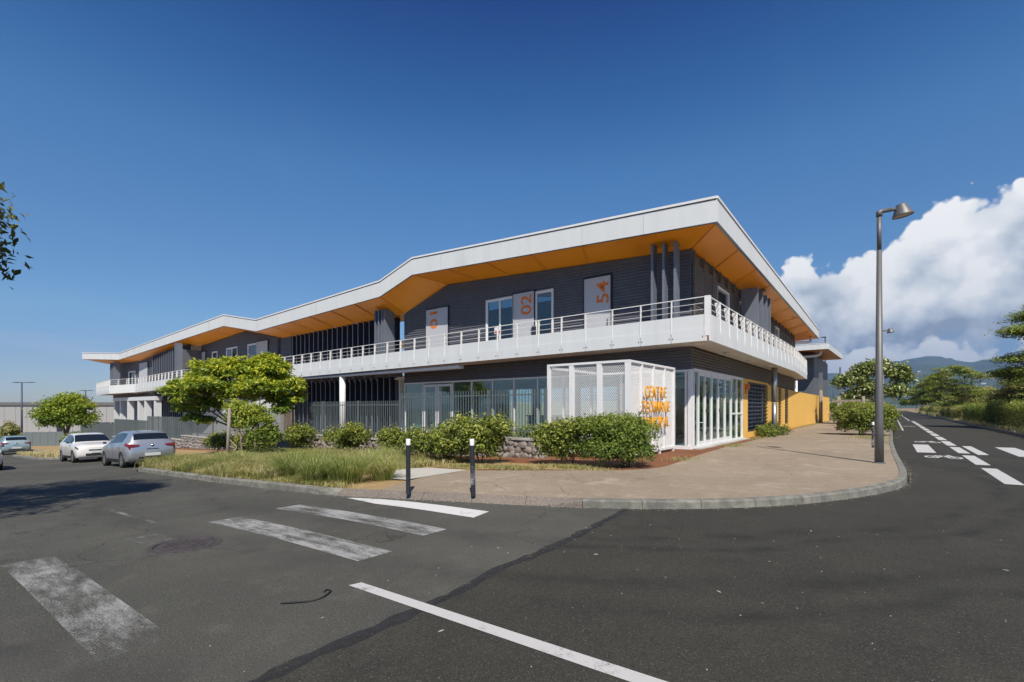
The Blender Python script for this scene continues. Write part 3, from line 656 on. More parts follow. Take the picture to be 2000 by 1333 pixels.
# ------------------------------------------------ walls
def ribs(mb, u0, u1, z0, z1f, holes, put, pitch=.125, depth=.032):
    """horizontal metal ribs from u0 to u1 between z0 and z1f(u), leaving the holes (ua, ub, za, zb)"""
    zmax = max(z1f(u0 + (u1 - u0) * k / 60) for k in range(61)); z = z0
    while z < zmax - .02:
        n = 80; run = None; spans = []
        for k in range(n + 1):
            u = u0 + (u1 - u0) * k / n; ok = z + pitch * .9 < z1f(u)
            if ok and run is None: run = u
            if (not ok or k == n) and run is not None: spans.append((run, u)); run = None
        for h in holes:
            if z + pitch * .5 > h[2] and z + pitch * .3 < h[3]:
                S2 = []
                for a, b in spans:
                    if h[1] <= a or h[0] >= b: S2.append((a, b)); continue
                    if h[0] > a: S2.append((a, h[0]))
                    if h[1] < b: S2.append((h[1], b))
                spans = S2
        for a, b in spans:
            A = [put(a, 0, z), put(a, depth, z + .022), put(a, depth, z + pitch * .62), put(a, 0, z + pitch * .80)]
            B = [put(b, 0, z), put(b, depth, z + .022), put(b, depth, z + pitch * .62), put(b, 0, z + pitch * .80)]
            n0 = len(mb.v); mb.v += A + B
            for i in range(3): mb.f.append((n0 + i, n0 + i + 1, n0 + i + 5, n0 + i + 4))
            mb.f.append((n0, n0 + 1, n0 + 2, n0 + 3)); mb.f.append((n0 + 7, n0 + 6, n0 + 5, n0 + 4))
        z += pitch
def wallface(mb, u0, u1, z0, z1f, holes, put, thick):
    """back wall with real openings, built from columns between all hole edges"""
    us = sorted({u0, u1} | {h[0] for h in holes} | {h[1] for h in holes} | {u0 + (u1 - u0) * k / 8 for k in range(9)})
    us = [u for u in us if u0 <= u <= u1]
    for a, b in zip(us, us[1:]):
        mid = (a + b) / 2; H = sorted([h for h in holes if h[0] <= mid <= h[1]], key=lambda h: h[2]); z = z0
        segs = []
        for h in H:
            if h[2] > z: segs.append((z, z, h[2], h[2]))
            z = h[3]
        segs.append((z, z, z1f(a), z1f(b)))
        for za, zb, zc, zd in segs:
            mb.hexa([put(a, 0, za), put(b, 0, zb), put(b, -thick, zb), put(a, -thick, za)], [put(a, 0, zc), put(b, 0, zd), put(b, -thick, zd), put(a, -thick, zc)])
FL = 4.15                       # upper floor level
putL = lambda u, d, z: (u, YW - d, z)
putR = lambda u, d, z: (XW + d, u, z)
# street side, near block
upL = [(-20.60, -18.96, FL, 7.05), (-16.22, -14.41, FL, 7.05), (-14.41, -13.19, FL, 7.05), (-13.19, -12.13, FL, 7.05), (-10.45, -9.28, FL, 7.13)]
lowL = [(-22.55, -6.05, -.6, 3.04)]
topL = lambda u: soffit_wall_z(u) - .02
m = MB(); ribs(m, -22.65, XW, 3.06, lambda u: 3.96, [], putL); ribs(m, -22.65, XW, 4.15, topL, upL, putL)
part('street_cladding', m, 'clad', kind='stuff')
m = MB(); wallface(m, -22.65, XW - .001, 3.05, topL, upL, lambda u, d, z: putL(u, d - .004, z), .22); wall1 = part('street_wall', m, 'clad')
# side street wall, upper floor: openings
upR = [(18.95, 20.15, FL, 7.1), (21.9, 23.9, FL, 6.9), (25.8, 27.2, FL, 6.9), (29.0, 30.2, FL, 6.9), (35.2, 36.6, FL, 6.9)]
topR = lambda u: 7.60 + (7.22 - 7.60) * (u - 18.58) / 24.4
m = MB(); wallface(m, YW + .26, 43.4, 3.05, topR, upR, lambda u, d, z: putR(u, d - .06, z), .2); part('side_wall', m, 'cladR')
m = MB(); ribs(m, YW + .0, 44.0, 3.12, lambda u: 3.96, [], putR, pitch=.11)
part('side_cladding', m, 'cladR', kind='stuff')
m = MB()
ribs(m, YW + .05, 43.4, 4.15, lambda u: topR(u) - .42, [(a, b, c, d + .05) for a, b, c, d in upR[1:]], lambda u, d, z: putR(u, d + .05, z), pitch=.10, depth=.03)
part('sunscreen_slats', m, 'cladR', kind='stuff')
for k in range(21):                          # upright battens of the sunscreen
    y = 18.75 + k * 1.2
    if any(a - .05 < y < b + .05 for a, b, c, d in upR):
        za = 7.0
    else: za = FL
    m = MB(); m.box(XW - .02, XW + .10, y - .03, y + .03, za, topR(y) - .02); part('batten', m, 'cladR')
# far blocks of the street side
putF = lambda u, d, z: (u, YW - d, z)
upF = [(-53.0, -52.2, 3.9, 7.0), (-50.7, -49.5, 3.9, 6.9), (-47.5, -45.2, 3.9, 7.0), (-43.2, -41.46, 3.9, 7.0), (-41.46, -39.5, 3.9, 7.0)]
m = MB(); ribs(m, -53.2, -35.9, 3.7, topL, upF, putF, pitch=.14); part('far_cladding', m, 'clad', kind='stuff')
m = MB(); wallface(m, -53.4, -35.9, 3.3, topL, upF, lambda u, d, z: putF(u, d - .004, z), .2); part('far_wall', m, 'clad')
m = MB(); m.box(-53.2, -35.95, 17.75, 18.0, -3.0, 3.60); part('far_ground_wall', m, 'white')
m = MB(); m.box(-37.9, -37.55, YW - .08, YW - .062, 4.0, 7.0); part('wall_slot', m, 'dark')
# west wing
WY = 17.2; putW = lambda u, d, z: (u, WY - d, z)
upW = [(-71.6, -69.0, 3.5, 5.9), (-67.2, -64.4, 3.5, 6.6)]
m = MB(); ribs(m, -75.0, -62.2, 3.5, topL, upW, putW, pitch=.16); part('wing_cladding', m, 'clad', kind='stuff')
m = MB(); wallface(m, -78.4, -62.2, 2.55, topL, upW, lambda u, d, z: putW(u, d - .004, z), .2); part('wing_wall', m, 'clad')
m = MB(); m.box(-53.5, -53.25, 16.95, 18.57, -3, 7.2); part('wing_return', m, 'clad')
# doors and windows
def shutter(x0, x1, z0, z1, y, number=None, txt=None):
    m = MB(); m.box(x0, x1, y - .05, y, z0, z1); d = part('door', m, 'shutter')
    q = MB(); q.box(x0 - .09, x0 - .045, y - .05, y + .04, z0, z1 + .10); q.box(x1 + .045, x1 + .09, y - .05, y + .04, z0, z1 + .10); q.box(x0 - .09, x1 + .09, y - .06, y + .04, z1 + .06, z1 + .11); sub('door_track', q, 'dark', d)
    q = MB(); q.box(x1 - .12, x1 - .07, y - .085, y - .05, z0 + .95, z0 + 1.2); sub('handle', q, 'steel', d)
    m = MB(); w = .035
    m.box(x0 - w, x0, y - .07, y - .03, z0, z1 + w); m.box(x1, x1 + w, y - .07, y - .03, z0, z1 + w); m.box(x0, x1, y - .07, y - .03, z1, z1 + w)
    sub('door_frame', m, 'shutter', d)
    return d
def window(x0, x1, z0, z1, y, mull=1, glass='glassdk', name='window'):
    m = MB(); w = .07
    m.box(x0, x0 + w, y - .06, y + .06, z0, z1); m.box(x1 - w, x1, y - .06, y + .06, z0, z1); m.box(x0 + w, x1 - w, y - .06, y + .06, z1 - w, z1); m.box(x0 + w, x1 - w, y - .06, y + .06, z0, z0 + w)
    f = part(name, m, 'whitemetal'); n = mull; iw = (x1 - x0 - 2 * w)
    for k in range(n):
        a = x0 + w + iw * k / n; b = x0 + w + iw * (k + 1) / n
        m = MB(); v = .05
        m.box(a, a + v, y - .03, y + .03, z0 + w, z1 - w); m.box(b - v, b, y - .03, y + .03, z0 + w, z1 - w); m.box(a + v, b - v, y - .03, y + .03, z1 - w - v, z1 - w); m.box(a + v, b - v, y - .03, y + .03, z0 + w, z0 + w + v)
        sub('sash', m, 'whitemetal', f)
        m = MB(); m.box(a + v, b - v, y - .006, y + .006, z0 + w + v, z1 - w - v); sub('pane', m, glass, f)
    return f
def textmesh(s, size, depth, bold=0.0, spacing=1.0):
    c = bpy.data.curves.new('t', 'FONT'); c.body = s; c.size = size; c.extrude = depth / 2; c.offset = bold; c.space_character = spacing; c.resolution_u = 3
    o = bpy.data.objects.new('t', c); COL.objects.link(o)
    dg = bpy.context.evaluated_depsgraph_get(); me = bpy.data.meshes.new_from_object(o.evaluated_get(dg)); bpy.data.objects.remove(o); bpy.data.curves.remove(c)
    return me
def fit_text(s, W, H, depth, bold=.03):
    """mesh of s whose letters fill W by H, origin at the lower left, in the XY plane"""
    me = textmesh(s, 1.0, depth, bold); co = np.array([v.co[:] for v in me.vertices]); lo = co.min(0); hi = co.max(0)
    for v in me.vertices: v.co.x = (v.co.x - lo[0]) / (hi[0] - lo[0]) * W; v.co.y = (v.co.y - lo[1]) / (hi[1] - lo[1]) * H
    return me
def number(s, x0, x1, z0, z1, y, parent):
    """digits turned a quarter turn, reading upwards"""
    me = fit_text(s, z1 - z0, x1 - x0, .004, .015)
    me.transform(Matrix(((0, -1, 0, x1), (0, 0, -1, y), (1, 0, 0, z0), (0, 0, 0, 1))))
    o = add('number', me, MT['digit'], parent); return o
d = shutter(-20.60, -18.96, FL, 7.05, YW - .05); number('01', -20.32, -19.72, 6.0, 6.94, YW - .103, d)
window(-16.22, -14.41, FL, 7.05, YW - .0, 2)
d = shutter(-14.37, -13.22, FL, 7.05, YW - .05); number('02', -13.95, -13.32, 6.02, 6.96, YW - .103, d)
window(-13.17, -12.13, FL, 7.05, YW - .0, 1)
d = shutter(-10.45, -9.28, FL, 7.13, YW - .05); number('54', -9.90, -9.32, 6.02, 6.96, YW - .103, d)
m = MB(); m.box(-10.47, -9.95, YW - .09, YW - .06, 7.0, 7.09); sub('door_top_strip', m, 'dark', d)
m = MB(); m.box(-13.27, -13.08, YW - .16, YW - .06, 4.95, 5.45); part('entry_phone', m, 'dark')
m = MB(); m.box(-15.65, -15.25, YW - .05, YW - .042, 5.30, 5.62); nt_ = part('door_notice', m, 'whitemetal')
m = MB(); m.box(-15.62, -15.28, YW - .054, YW - .051, 5.33, 5.46); MT['red'] = mat('red_print', (.55, .05, .05), .6); sub('notice_print', m, 'red', nt_)
for a, b, c, e in upF:
    if (a, b) in ((-53.0, -52.2), (-41.46, -39.5)): shutter(a + .03, b - .03, c, e, YW - .05)
    else: window(a, b, c, e, YW, 1 if b - a < 2 else 2)
window(-71.6, -69.0, 3.5, 5.9, WY, 2); shutter(-67.2, -64.4, 3.5, 6.6, WY - .05)
def windowR(y0, y1, z0, z1, x):
    m = MB(); w = .08
    m.box(x - .1, x + .06, y0, y0 + w, z0, z1); m.box(x - .1, x + .06, y1 - w, y1, z0, z1); m.box(x - .1, x + .06, y0 + w, y1 - w, z1 - w, z1); m.box(x - .1, x + .06, y0 + w, y1 - w, z0, z0 + w)
    f = part('window', m, 'whitemetal'); m = MB(); m.box(x - .03, x - .018, y0 + w, y1 - w, z0 + w, z1 - w); sub('pane', m, 'glassdk', f)
m = MB(); m.box(XW - .05, XW + .02, 18.95, 20.15, FL, 7.1); d = part('door', m, 'shutter')
me = fit_text('15', .94, .62, .004, .035); me.transform(Matrix(((0, 0, 1, XW + .024), (0, -1, 0, 19.75), (1, 0, 0, 6.0), (0, 0, 0, 1)))); add('number', me, MT['digit'], d)
for a, b, c, e in upR[1:]: windowR(a, b, c, e, XW)
# inside of the upper floor, seen dimly through the panes
m = MB(); m.box(-53.4, -37, YW + 4, YW + 4.1, 3.2, 7.2); m.box(-22.6, XW - .3, YW + 4, YW + 4.1, 3.2, 7.6); m.box(-10, -9.9, 22.8, 43, 3.2, 7.2); part('inner_wall', m, 'interior')
# ------------------------------------------------ louvred block with upright fins
def louvre(name, x0, x1, y, z0, ztop, n, depth=.36, w=.05):
    m = MB(); m.box(x0, x1, y + depth + .25, y + depth + .40, z0, max(ztop(x0), ztop(x1)) + .1); b = part(name, m, 'dark')
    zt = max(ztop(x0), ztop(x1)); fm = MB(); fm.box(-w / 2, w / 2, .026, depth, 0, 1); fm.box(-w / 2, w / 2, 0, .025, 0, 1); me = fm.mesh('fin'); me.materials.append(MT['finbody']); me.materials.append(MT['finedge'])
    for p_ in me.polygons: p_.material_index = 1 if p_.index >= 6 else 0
    for k in range(n):
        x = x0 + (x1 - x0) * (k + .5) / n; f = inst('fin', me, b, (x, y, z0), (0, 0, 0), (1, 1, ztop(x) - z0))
    m = MB(); m.box(x0, x1, y + .3, y + .36, z0 + .02, z0 + .10); sub('fin_rail', m, 'fin', b)
    return b
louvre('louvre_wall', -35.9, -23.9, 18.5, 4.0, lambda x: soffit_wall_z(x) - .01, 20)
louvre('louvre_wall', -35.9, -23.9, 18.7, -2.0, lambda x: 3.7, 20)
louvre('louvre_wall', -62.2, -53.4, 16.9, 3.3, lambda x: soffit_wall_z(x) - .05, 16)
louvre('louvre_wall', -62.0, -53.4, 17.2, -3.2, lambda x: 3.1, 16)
def finblock(x0, x1, y0, y1, z0, z1f, n, along='x'):
    for k in range(n):
        t = (k + .5) / n; m = MB()
        if along == 'x': x = x0 + (x1 - x0) * t; m.box(x - .05, x + .05, y0, y1, z0, z1f(x))
        else: y = y0 + (y1 - y0) * t; m.box(x0, x1, y - .06, y + .06, z0, z1f(y))
        part('eaves_fin', m, 'fin')
finblock(-24.5, -23.5, 17.72, 18.2, 3.95, lambda x: 7.42, 3)
m = MB(); m.box(-23.5, -23.40, 17.72, 18.45, 3.95, 7.40); part('eaves_fin', m, 'fin')
for x, zt in ((-7.14, 7.80), (-6.70, 7.76), (-6.27, 7.74)):
    m = MB(); m.box(x - .045, x + .045, 17.72, 18.12, 4.0, zt); part('eaves_fin', m, 'fin')
for y in (25.4, 26.5, 27.5, 28.4):
    m = MB(); m.box(-5.72, -4.98, y - .06, y + .06, 4.0, 7.36); part('eaves_fin', m, 'fin')
finblock(-52.2, -51.2, 15.9, 16.3, 3.4, lambda x: 7.52, 3)
finblock(-74.5, -72.4, 16.0, 16.6, 3.3, lambda x: 7.0, 4)
# passage between the blocks
m = MB(); m.box(-25.5, -22.65, 26, 26.2, -.6, 4.2); pw = part('passage_wall', m, 'cladR')
m = MB(); ribs(m, -23.9, -22.65, 0.6, lambda u: 3.5, [], lambda u, d, z: (u, 26 - d, z), pitch=.14); sub('passage_cladding', m, 'cladR', pw, kind='stuff')
m = MB(); m.box(-23.9, -23.8, 18.9, 30, -1, 3.6); part('passage_side', m, 'clad')
# ------------------------------------------------ ground floor glazing, street side
GZ0, GZ1 = .16, 3.04
mull = [-22.55, -20.98, -18.60, -17.22, -15.78, -14.41, -13.01, -11.6, -10.2, -8.8, -7.4, -6.14]
m = MB(); m.box(-22.62, XW, YW - .05, YW + .07, GZ1 - .07, GZ1 + .012); m.box(-22.62, XW, YW - .05, YW + .07, -.95, GZ0); fr = part('glazing_frame', m, 'whitemetal')
for x in mull:
    m = MB(); m.box(x - .035, x + .035, YW - .055, YW + .075, GZ0, GZ1 - .07); sub('mullion', m, 'whitemetal', fr)
for a, b in zip(mull, mull[1:]):
    if a == -20.98: continue
    m = MB(); m.box(a + .035, b - .035, YW - .006, YW + .006, GZ0, GZ1 - .07); sub('pane', m, 'glass', fr)
for a, b in ((-20.9, -19.82), (-19.78, -18.66)):
    m = MB(); z0, z1, w = GZ0, 2.9, .12
    m.box(a, a + w, YW - .05, YW + .03, z0, z1); m.box(b - w, b, YW - .05, YW + .03, z0, z1); m.box(a + w, b - w, YW - .05, YW + .03, z1 - w, z1); m.box(a + w, b - w, YW - .05, YW + .03, z0, z0 + .2)
    dd = part('glass_door', m, 'whitemetal'); m = MB(); m.box(a + w, b - w, YW - .014, YW - .004, z0 + .2, z1 - w); sub('pane', m, 'glass', dd)
    m = MB(); hx = b - .06 if a < -20 else a + .06; m.tube([(hx, YW - .12, 1.0), (hx, YW - .12, 1.5)], .018, 6); sub('handle', m, 'steel', dd)
# corner post and side glazing with folding doors
m = MB(); m.box(XW - .12, XW + .03, YW - .03, YW + .16, -.05, 3.06); part('corner_post', m, 'whitemetal')
m = MB(); m.box(XW - .05, XW + .06, YW + .2, 26.5, GZ1 - .05, GZ1 + .07); m.box(XW - .05, XW + .06, YW + .2, 26.5, -.1, .13); frR = part('glazing_frame', m, 'whitemetal')
mr = [18.80, 19.39, 20.25, 21.17, 22.17, 23.24, 24.31, 25.36, 26.44]
for i, y in enumerate(mr):
    m = MB(); w = .035 if i in (0, 7) else .05; m.box(XW - .05, XW + .05, y - w, y + w, .13, GZ1 - .05); sub('mullion', m, 'whitemetal', frR)
for i, (a, b) in enumerate(zip(mr, mr[1:])):
    m = MB(); m.box(XW - .008, XW + .004, a + .04, b - .04, .13, GZ1 - .05); sub('pane', m, 'glass', frR)
    if 1 <= i <= 5:
        m = MB(); m.box(XW - .02, XW + .035, a + .075, b - .075, .13, .27); m.box(XW - .02, XW + .035, a + .075, b - .075, GZ1 - .18, GZ1 - .05); sub('door_rail', m, 'whitemetal', frR)
        if i in (2, 4):
            for z in (.6, 1.5, 2.6):
                m = MB(); m.box(XW + .065, XW + .10, a - .03, a + .03, z - .06, z + .06); sub('hinge', m, 'dark', frR)
    if i >= 6:
        m = MB(); m.box(XW - .02, XW + .035, a + .05, b - .05, 1.28, 1.36); sub('transom', m, 'whitemetal', frR)
m = MB(); m.tube([(XW + .12, 19.48, 1.02), (XW + .12, 19.62, 1.02)], .015, 6); m.tube([(XW + .06, 19.48, 1.02), (XW + .13, 19.48, 1.02)], .015, 6); sub('handle', m, 'whitemetal', frR)
m = MB(); m.box(XW + .035, -5.62, YW + .1, 26.9, -.2, .052); part('door_sill', m, 'concrete')
# room behind the glass
m = MB(); m.box(-23.7, XW - .1, YW + .1, 27.5, .02, .10); part('room_floor', m, 'interior_floor')
m = MB(); m.box(-23.7, XW - .1, YW + .1, 27.5, 3.3, 3.4); part('room_ceiling', m, 'interior')
m = MB(); wallface(m, -22.6, XW - .12, .1, lambda u: 3.3, [(-22.2, -19.6, .1, 2.9), (-19.0, -16.4, .9, 2.9), (-15.8, -13.2, .9, 2.9), (-12.6, -9.6, .9, 2.9), (-9.0, -6.4, .9, 2.9)], lambda u, d, z: (u, 27.3 - d, z), .1); part('room_wall', m, 'interior')
m = MB(); m.box(-23.7, -23.6, 19, 27.3, .1, 3.3); part('room_end_wall', m, 'interior')
MT['brick'] = mat('brown_shelf', (.22, .09, .05), .7, var=.2, vscale=3)
# ochre and louvred ground floor along the side street
WT = 3.10
orr = [(27.60, 32.80, .32, 2.98), (36.4, 37.5, .45, 2.95), (38.95, 40.4, .45, 2.95)]
m = MB(); wallface(m, 26.55, 44.0, -.1, lambda u: WT - .012 * (u - 26.5) if u > 33 else WT, orr, lambda u, d, z: (XW + .04 + d, u, z), .25); part('ochre_wall', m, 'ochre')
for a, b, c, e in orr:
    m = MB(); m.box(XW - .35, XW - .28, a, b, c, e); lv = part('louvre_screen', m, 'dark')
    nrow = 12
    for k in range(nrow + 1):
        z = c + .06 + (e - c - .12) * k / nrow
        q = MB(); q.hexa([(XW - .10, a, z - .05), (XW + .05, a, z + .02), (XW + .05, b, z + .02), (XW - .10, b, z - .05)], [(XW - .10, a, z - .035), (XW + .05, a, z + .035), (XW + .05, b, z + .035), (XW - .10, b, z - .035)])
        sub('slat', q, 'fin', lv)
    nn_ = max(2, round((b - a) / .9))
    for k in range(nn_ + 1):
        y = a + .05 + (b - a - .1) * k / nn_; q = MB(); q.box(XW - .2, XW - .11, y - .05, y + .05, c, e); sub('slat_post', q, 'fin', lv)
m = MB(); m.box(XW + .04, XW + .24, 26.9, 27.15, 2.55, 2.82); m.box(XW + .04, XW + .10, 26.95, 27.1, 2.3, 2.55); part('wall_lamp', m, 'rust')
# round column and downpipes
m = MB(); m.tube([(-5.35, 31.6, -.05), (-5.35, 31.6, 1.9)], .14, 16); m.tube([(-5.35, 31.6, 1.92), (-5.35, 31.6, 3.94)], .148, 16); part('column', m, 'steel', smooth=True)
m = MB(); m.tube([(-6.35, 47.3, -.05), (-6.35, 47.3, 3.9)], .11, 12); part('column', m, 'whitemetal', smooth=True)
m = MB(); m.tube([(-6.15, 43.7, 3.5), (-6.15, 43.7, 6.6), (-6.0, 44.0, 6.78), (-5.3, 45.6, 6.9), (-5.15, 46.0, 7.0), (-5.12, 46.1, 7.5)], .11, 10); part('downpipe', m, 'whitemetal', smooth=True)
m = MB(); m.tube([(-27.3, 17.45, -1.2), (-27.3, 17.45, 3.72)], .19, 14); part('column', m, 'whitemetal', smooth=True)
# columns of the west wing
for x in (-71.9, -69.5, -66.6, -62.9, -60.6, -57.6):
    m = MB(); m.box(x - .26, x + .26, 15.9, 16.4, -3.2, 2.35); part('column', m, 'white')
m = MB(); m.box(-72.3, -57.2, 15.86, 16.44, 2.36, 2.75); part('lintel', m, 'white')
m = MB(); m.box(-66.0, -64.0, 17.05, 17.15, -3.2, 2.2); part('door', m, 'shutter')
m = MB(); m.box(-78, -57, 17.3, 17.5, -3.2, 2.55); part('wing_ground_wall', m, 'fin')

# ------------------------------------------------ balcony: slab, panels, posts, rails
BP = [(-4.88, 17.19, ZS), (-33.0, 17.19, 3.73), (-44.5, 16.6, 3.5), (-48.57, 15.3, 3.36), (-50.95, 15.33, 3.35), (-64.6, 16.07, 3.30), (-68.15, 14.60, 3.16), (-79.2, 15.7, 3.2)]
BW = [(-5.9, 18.62, ZS), (-33, 18.62, 3.73), (-44.5, 18.62, 3.5), (-48.57, 18.62, 3.36), (-53, 18.62, 3.35), (-64.6, 18.0, 3.30), (-68.15, 17.3, 3.16), (-79.0, 17.5, 3.2)]
BPR = [(-4.88, 17.19, ZS), (-4.82, 35.6, ZS), (-5.35, 45.6, ZS)]
m = MB(); mtop = MB()
for i in range(len(BP) - 1):
    a, b, c, d = BP[i], BP[i + 1], BW[i], BW[i + 1]
    m.quad(a, b, d, c); up = lambda p: (p[0], p[1], p[2] + .22); mtop.quad(up(a), up(c), up(d), up(b))
m.quad((-4.88, 17.19, ZS), (-5.9, 18.62, ZS), (-5.9, 35.6, ZS), (-4.82, 35.6, ZS)); m.quad((-4.82, 35.6, ZS), (-5.9, 35.6, ZS), (-6.3, 45.6, ZS), (-5.35, 45.6, ZS))
mtop.quad((-4.88, 17.19, ZS + .22), (-4.82, 35.6, ZS + .22), (-5.9, 35.6, ZS + .22), (-5.9, 18.62, ZS + .22)); mtop.quad((-4.82, 35.6, ZS + .22), (-5.35, 45.6, ZS + .22), (-6.3, 45.6, ZS + .22), (-5.9, 35.6, ZS + .22))
balc = part('balcony', m, 'cream'); MT['deck'] = mat('bounce_deck', (.74, .72, .67), .7, var=.05); sub('balcony_floor', mtop, 'deck', balc)  # separate floor top, made pale to bounce light up onto the orange soffit
def parapet(P, pitch, start=0.0, deep=.06, plate=.010, bolts=True, outsign=1):
    pts = []; carry = start
    for a, b in zip(P, P[1:]):
        L = math.dist(a[:2], b[:2]); d = Vector((b[0] - a[0], b[1] - a[1])).normalized(); out = Vector((d.y, -d.x)) * outsign
        n = max(1, round(L / pitch)); S = [lerp(a, b, k / n) for k in range(n + 1)]
        for k in range(n):
            p, q = S[k], S[k + 1]; g = .008
            p2 = lerp(p, q, g); q2 = lerp(p, q, 1 - g)
            mk = MB(); t = .02
            O = lambda s, e, z: (s[0] + out.x * e, s[1] + out.y * e, s[2] + z)
            mk.hexa([O(p2, 0, -.015), O(q2, 0, -.015), O(q2, -t, -.015), O(p2, -t, -.015)], [O(p2, 0, .44), O(q2, 0, .44), O(q2, -t, .44), O(p2, -t, .44)])
            mk.hexa([O(p2, -.012, .44), O(q2, -.012, .44), O(q2, -.032, .44), O(p2, -.032, .44)], [O(p2, -.012, .90), O(q2, -.012, .90), O(q2, -.032, .90), O(p2, -.032, .90)])
            sub('panel', mk, 'white', balc)
        for k in range(n + 1 if (a, b) == (P[-2], P[-1]) else n):
            p = S[k]; O = lambda e, w, z: (p[0] + out.x * e + d.x * w, p[1] + out.y * e + d.y * w, p[2] + z)
            mk = MB(); mk.hexa([O(.012, -plate, .30), O(.012, plate, .30), O(-.05, plate, .30), O(-.05, -plate, .30)], [O(.012 - .02, -plate, 1.52), O(.012 - .02, plate, 1.52), O(-deep - .08, plate, 1.52), O(-deep - .08, -plate, 1.52)])
            po = sub('post', mk, 'whitemetal', balc)
            if bolts:
                mk = MB()
                for w in (-.06, .06):
                    c = O(.004, w, .14); mk.bar((c[0] - out.x * .01, c[1] - out.y * .01, c[2]), (c[0] + out.x * .012, c[1] + out.y * .012, c[2]), .03, .03)
                sub('bolt', mk, 'dark', balc)
        mk = MB()
        for z, w in ((1.515, .038), (1.30, .02), (1.08, .02)):
            A = (a[0] - out.x * .06, a[1] - out.y * .06, a[2] + z); B = (b[0] - out.x * .06, b[1] - out.y * .06, b[2] + z); mk.bar(A, B, w, w * .7)
        sub('handrail', mk, 'whitemetal', balc)
parapet([(-5.05, 17.19, ZS)] + BP[1:3], 1.15, outsign=-1)
parapet(BP[2:], 1.15, bolts=False, outsign=-1)
parapet([(-4.88, 17.36, ZS)] + BPR[1:], 1.24, deep=.14, plate=.014, bolts=False, outsign=1)
m = MB(); m.box(-5.05, -4.87, 17.18, 17.34, ZS - .02, ZS + 1.53); sub('corner_plate', m, 'whitemetal', balc)
m = MB(); m.box(-4.95, -4.90, 17.16, 17.179, ZS - .03, ZS + .16); MT['ruststain'] = mat('rust_stain', (.30, .12, .05), .9, var=.3, vscale=20); sub('rust_bracket', m, 'ruststain', balc)
# edge beam and round lights under the slab
m = MB(); m.box(-33.0, -16.9, 17.32, 17.62, 3.56, 3.72); sub('edge_beam', m, 'white', balc)
m = MB(); m.box(-33.0, -16.9, 17.26, 17.30, 3.56, 3.72); sub('edge_channel', m, 'fin', balc)
for k in range(9):
    x = -32.5 + k * 1.2; m = MB(); m.box(x - .07, x + .07, 17.64, 18.6, 3.42, 3.68); sub('joist', m, 'fin', balc)
disc = MB(); disc.lathe([(0, -.07), (.20, -.07), (.23, -.03), (.23, 0)], 20); dm = disc.mesh('soffit_light'); dm.materials.append(MT['cream']); dm.shade_smooth()
for x, y in ((-5.45, 17.75), (-5.35, 21.6), (-5.35, 25.8), (-5.35, 30), (-10.8, 17.8), (-15.6, 17.8), (-20.5, 17.9), (-30.2, 17.9), (-62, 16.9), (-66, 16.6)):
    o = inst('soffit_light', dm, balc, (x, y, ZS if x > -33 else 3.22))

MT['film'] = mat('pale_screen', (.70, .78, .72), .6)
for a, b in ((-22.42, -21.1), (-20.85, -19.85), (-19.75, -18.7), (-17.1, -16.5)):
    m = MB(); m.box(a, b, 19.0, 19.04, .1, 2.2); part('privacy_screen', m, 'film')
# ------------------------------------------------------------------ white mesh screen with the name of the place
MS = empty('mesh_enclosure', (-7.7, 15.7, 0)); tag(MS, 'white expanded-metal enclosure with yellow lettering at the corner of the office building', 'screen')
def mpart(name, mb, m, parent=None, kind=None): return obj(name, mb, MT[m], parent or MS, kind=kind)
MZ0, MZ1 = .12, 3.0
def lattice(p0, p1, z0, z1, pitch=.070, w=.014):
    """diamond mesh in the upright plane from p0 to p1"""
    mb = MB(); p0 = Vector(p0); p1 = Vector(p1); L = (p1 - p0).length; d = (p1 - p0) / L; nrm = Vector((d.y, -d.x, 0)); H = z1 - z0; sl = 1.25
    for s in (1, -1):
        c = -H / sl if s > 0 else 0.0
        while c < (L if s > 0 else L + H / sl):
            # u = c + s*(z-z0)/sl
            pts = []
            for z in (0, H):
                u = c + s * z / sl; zz = z
                pts.append([u, zz])
            (u0, a), (u1, b) = pts
            def clip(u0, a, u1, b):
                t0, t1 = 0.0, 1.0; du = u1 - u0
                for lim, sg in ((0, 1), (L, -1)):
                    f0 = sg * (u0 - lim); f1 = sg * (u1 - lim)
                    if f0 < 0 and f1 < 0: return None
                    if f0 < 0: t0 = max(t0, f0 / (f0 - f1))
                    if f1 < 0: t1 = min(t1, f0 / (f0 - f1))
                if t1 - t0 < 1e-3: return None
                return (u0 + du * t0, a + (b - a) * t0, u0 + du * t1, a + (b - a) * t1)
            r = clip(u0, a, u1, b)
            if r:
                A = p0 + d * r[0]; B = p0 + d * r[2]; off = nrm * (.004 * s)
                mb.bar((A.x + off.x, A.y + off.y, z0 + r[1]), (B.x + off.x, B.y + off.y, z0 + r[3]), .006, w, up=(-d.y * 0 + d.x, d.y, -s * 0.0 + 0.3))
            c += pitch
    return mb
fx = [-9.20, -8.30, -7.28, -6.32]; fy = 13.80
for i, x in enumerate(fx):
    m = MB(); w = .055 if i == 0 else .085; m.box(x - w, x + w, fy - .05, fy + .05, MZ0, MZ1); mpart('post', m, 'whitemetal')
m = MB(); m.box(-9.25, -6.24, fy - .055, fy + .055, MZ1, MZ1 + .07); mpart('top_rail', m, 'whitemetal'); m = MB(); m.box(-9.14, -6.4, fy - .04, fy + .04, MZ0, MZ0 + .08); mpart('bottom_rail', m, 'whitemetal')
for a, b in zip(fx, fx[1:]): mpart('mesh_panel', lattice((a + .05, fy, 0), (b - .08, fy, 0), MZ0 + .08, MZ1), 'whitemetal')
rx = -6.30; ry = [13.80, 14.74, 15.73, 16.74, 17.66]
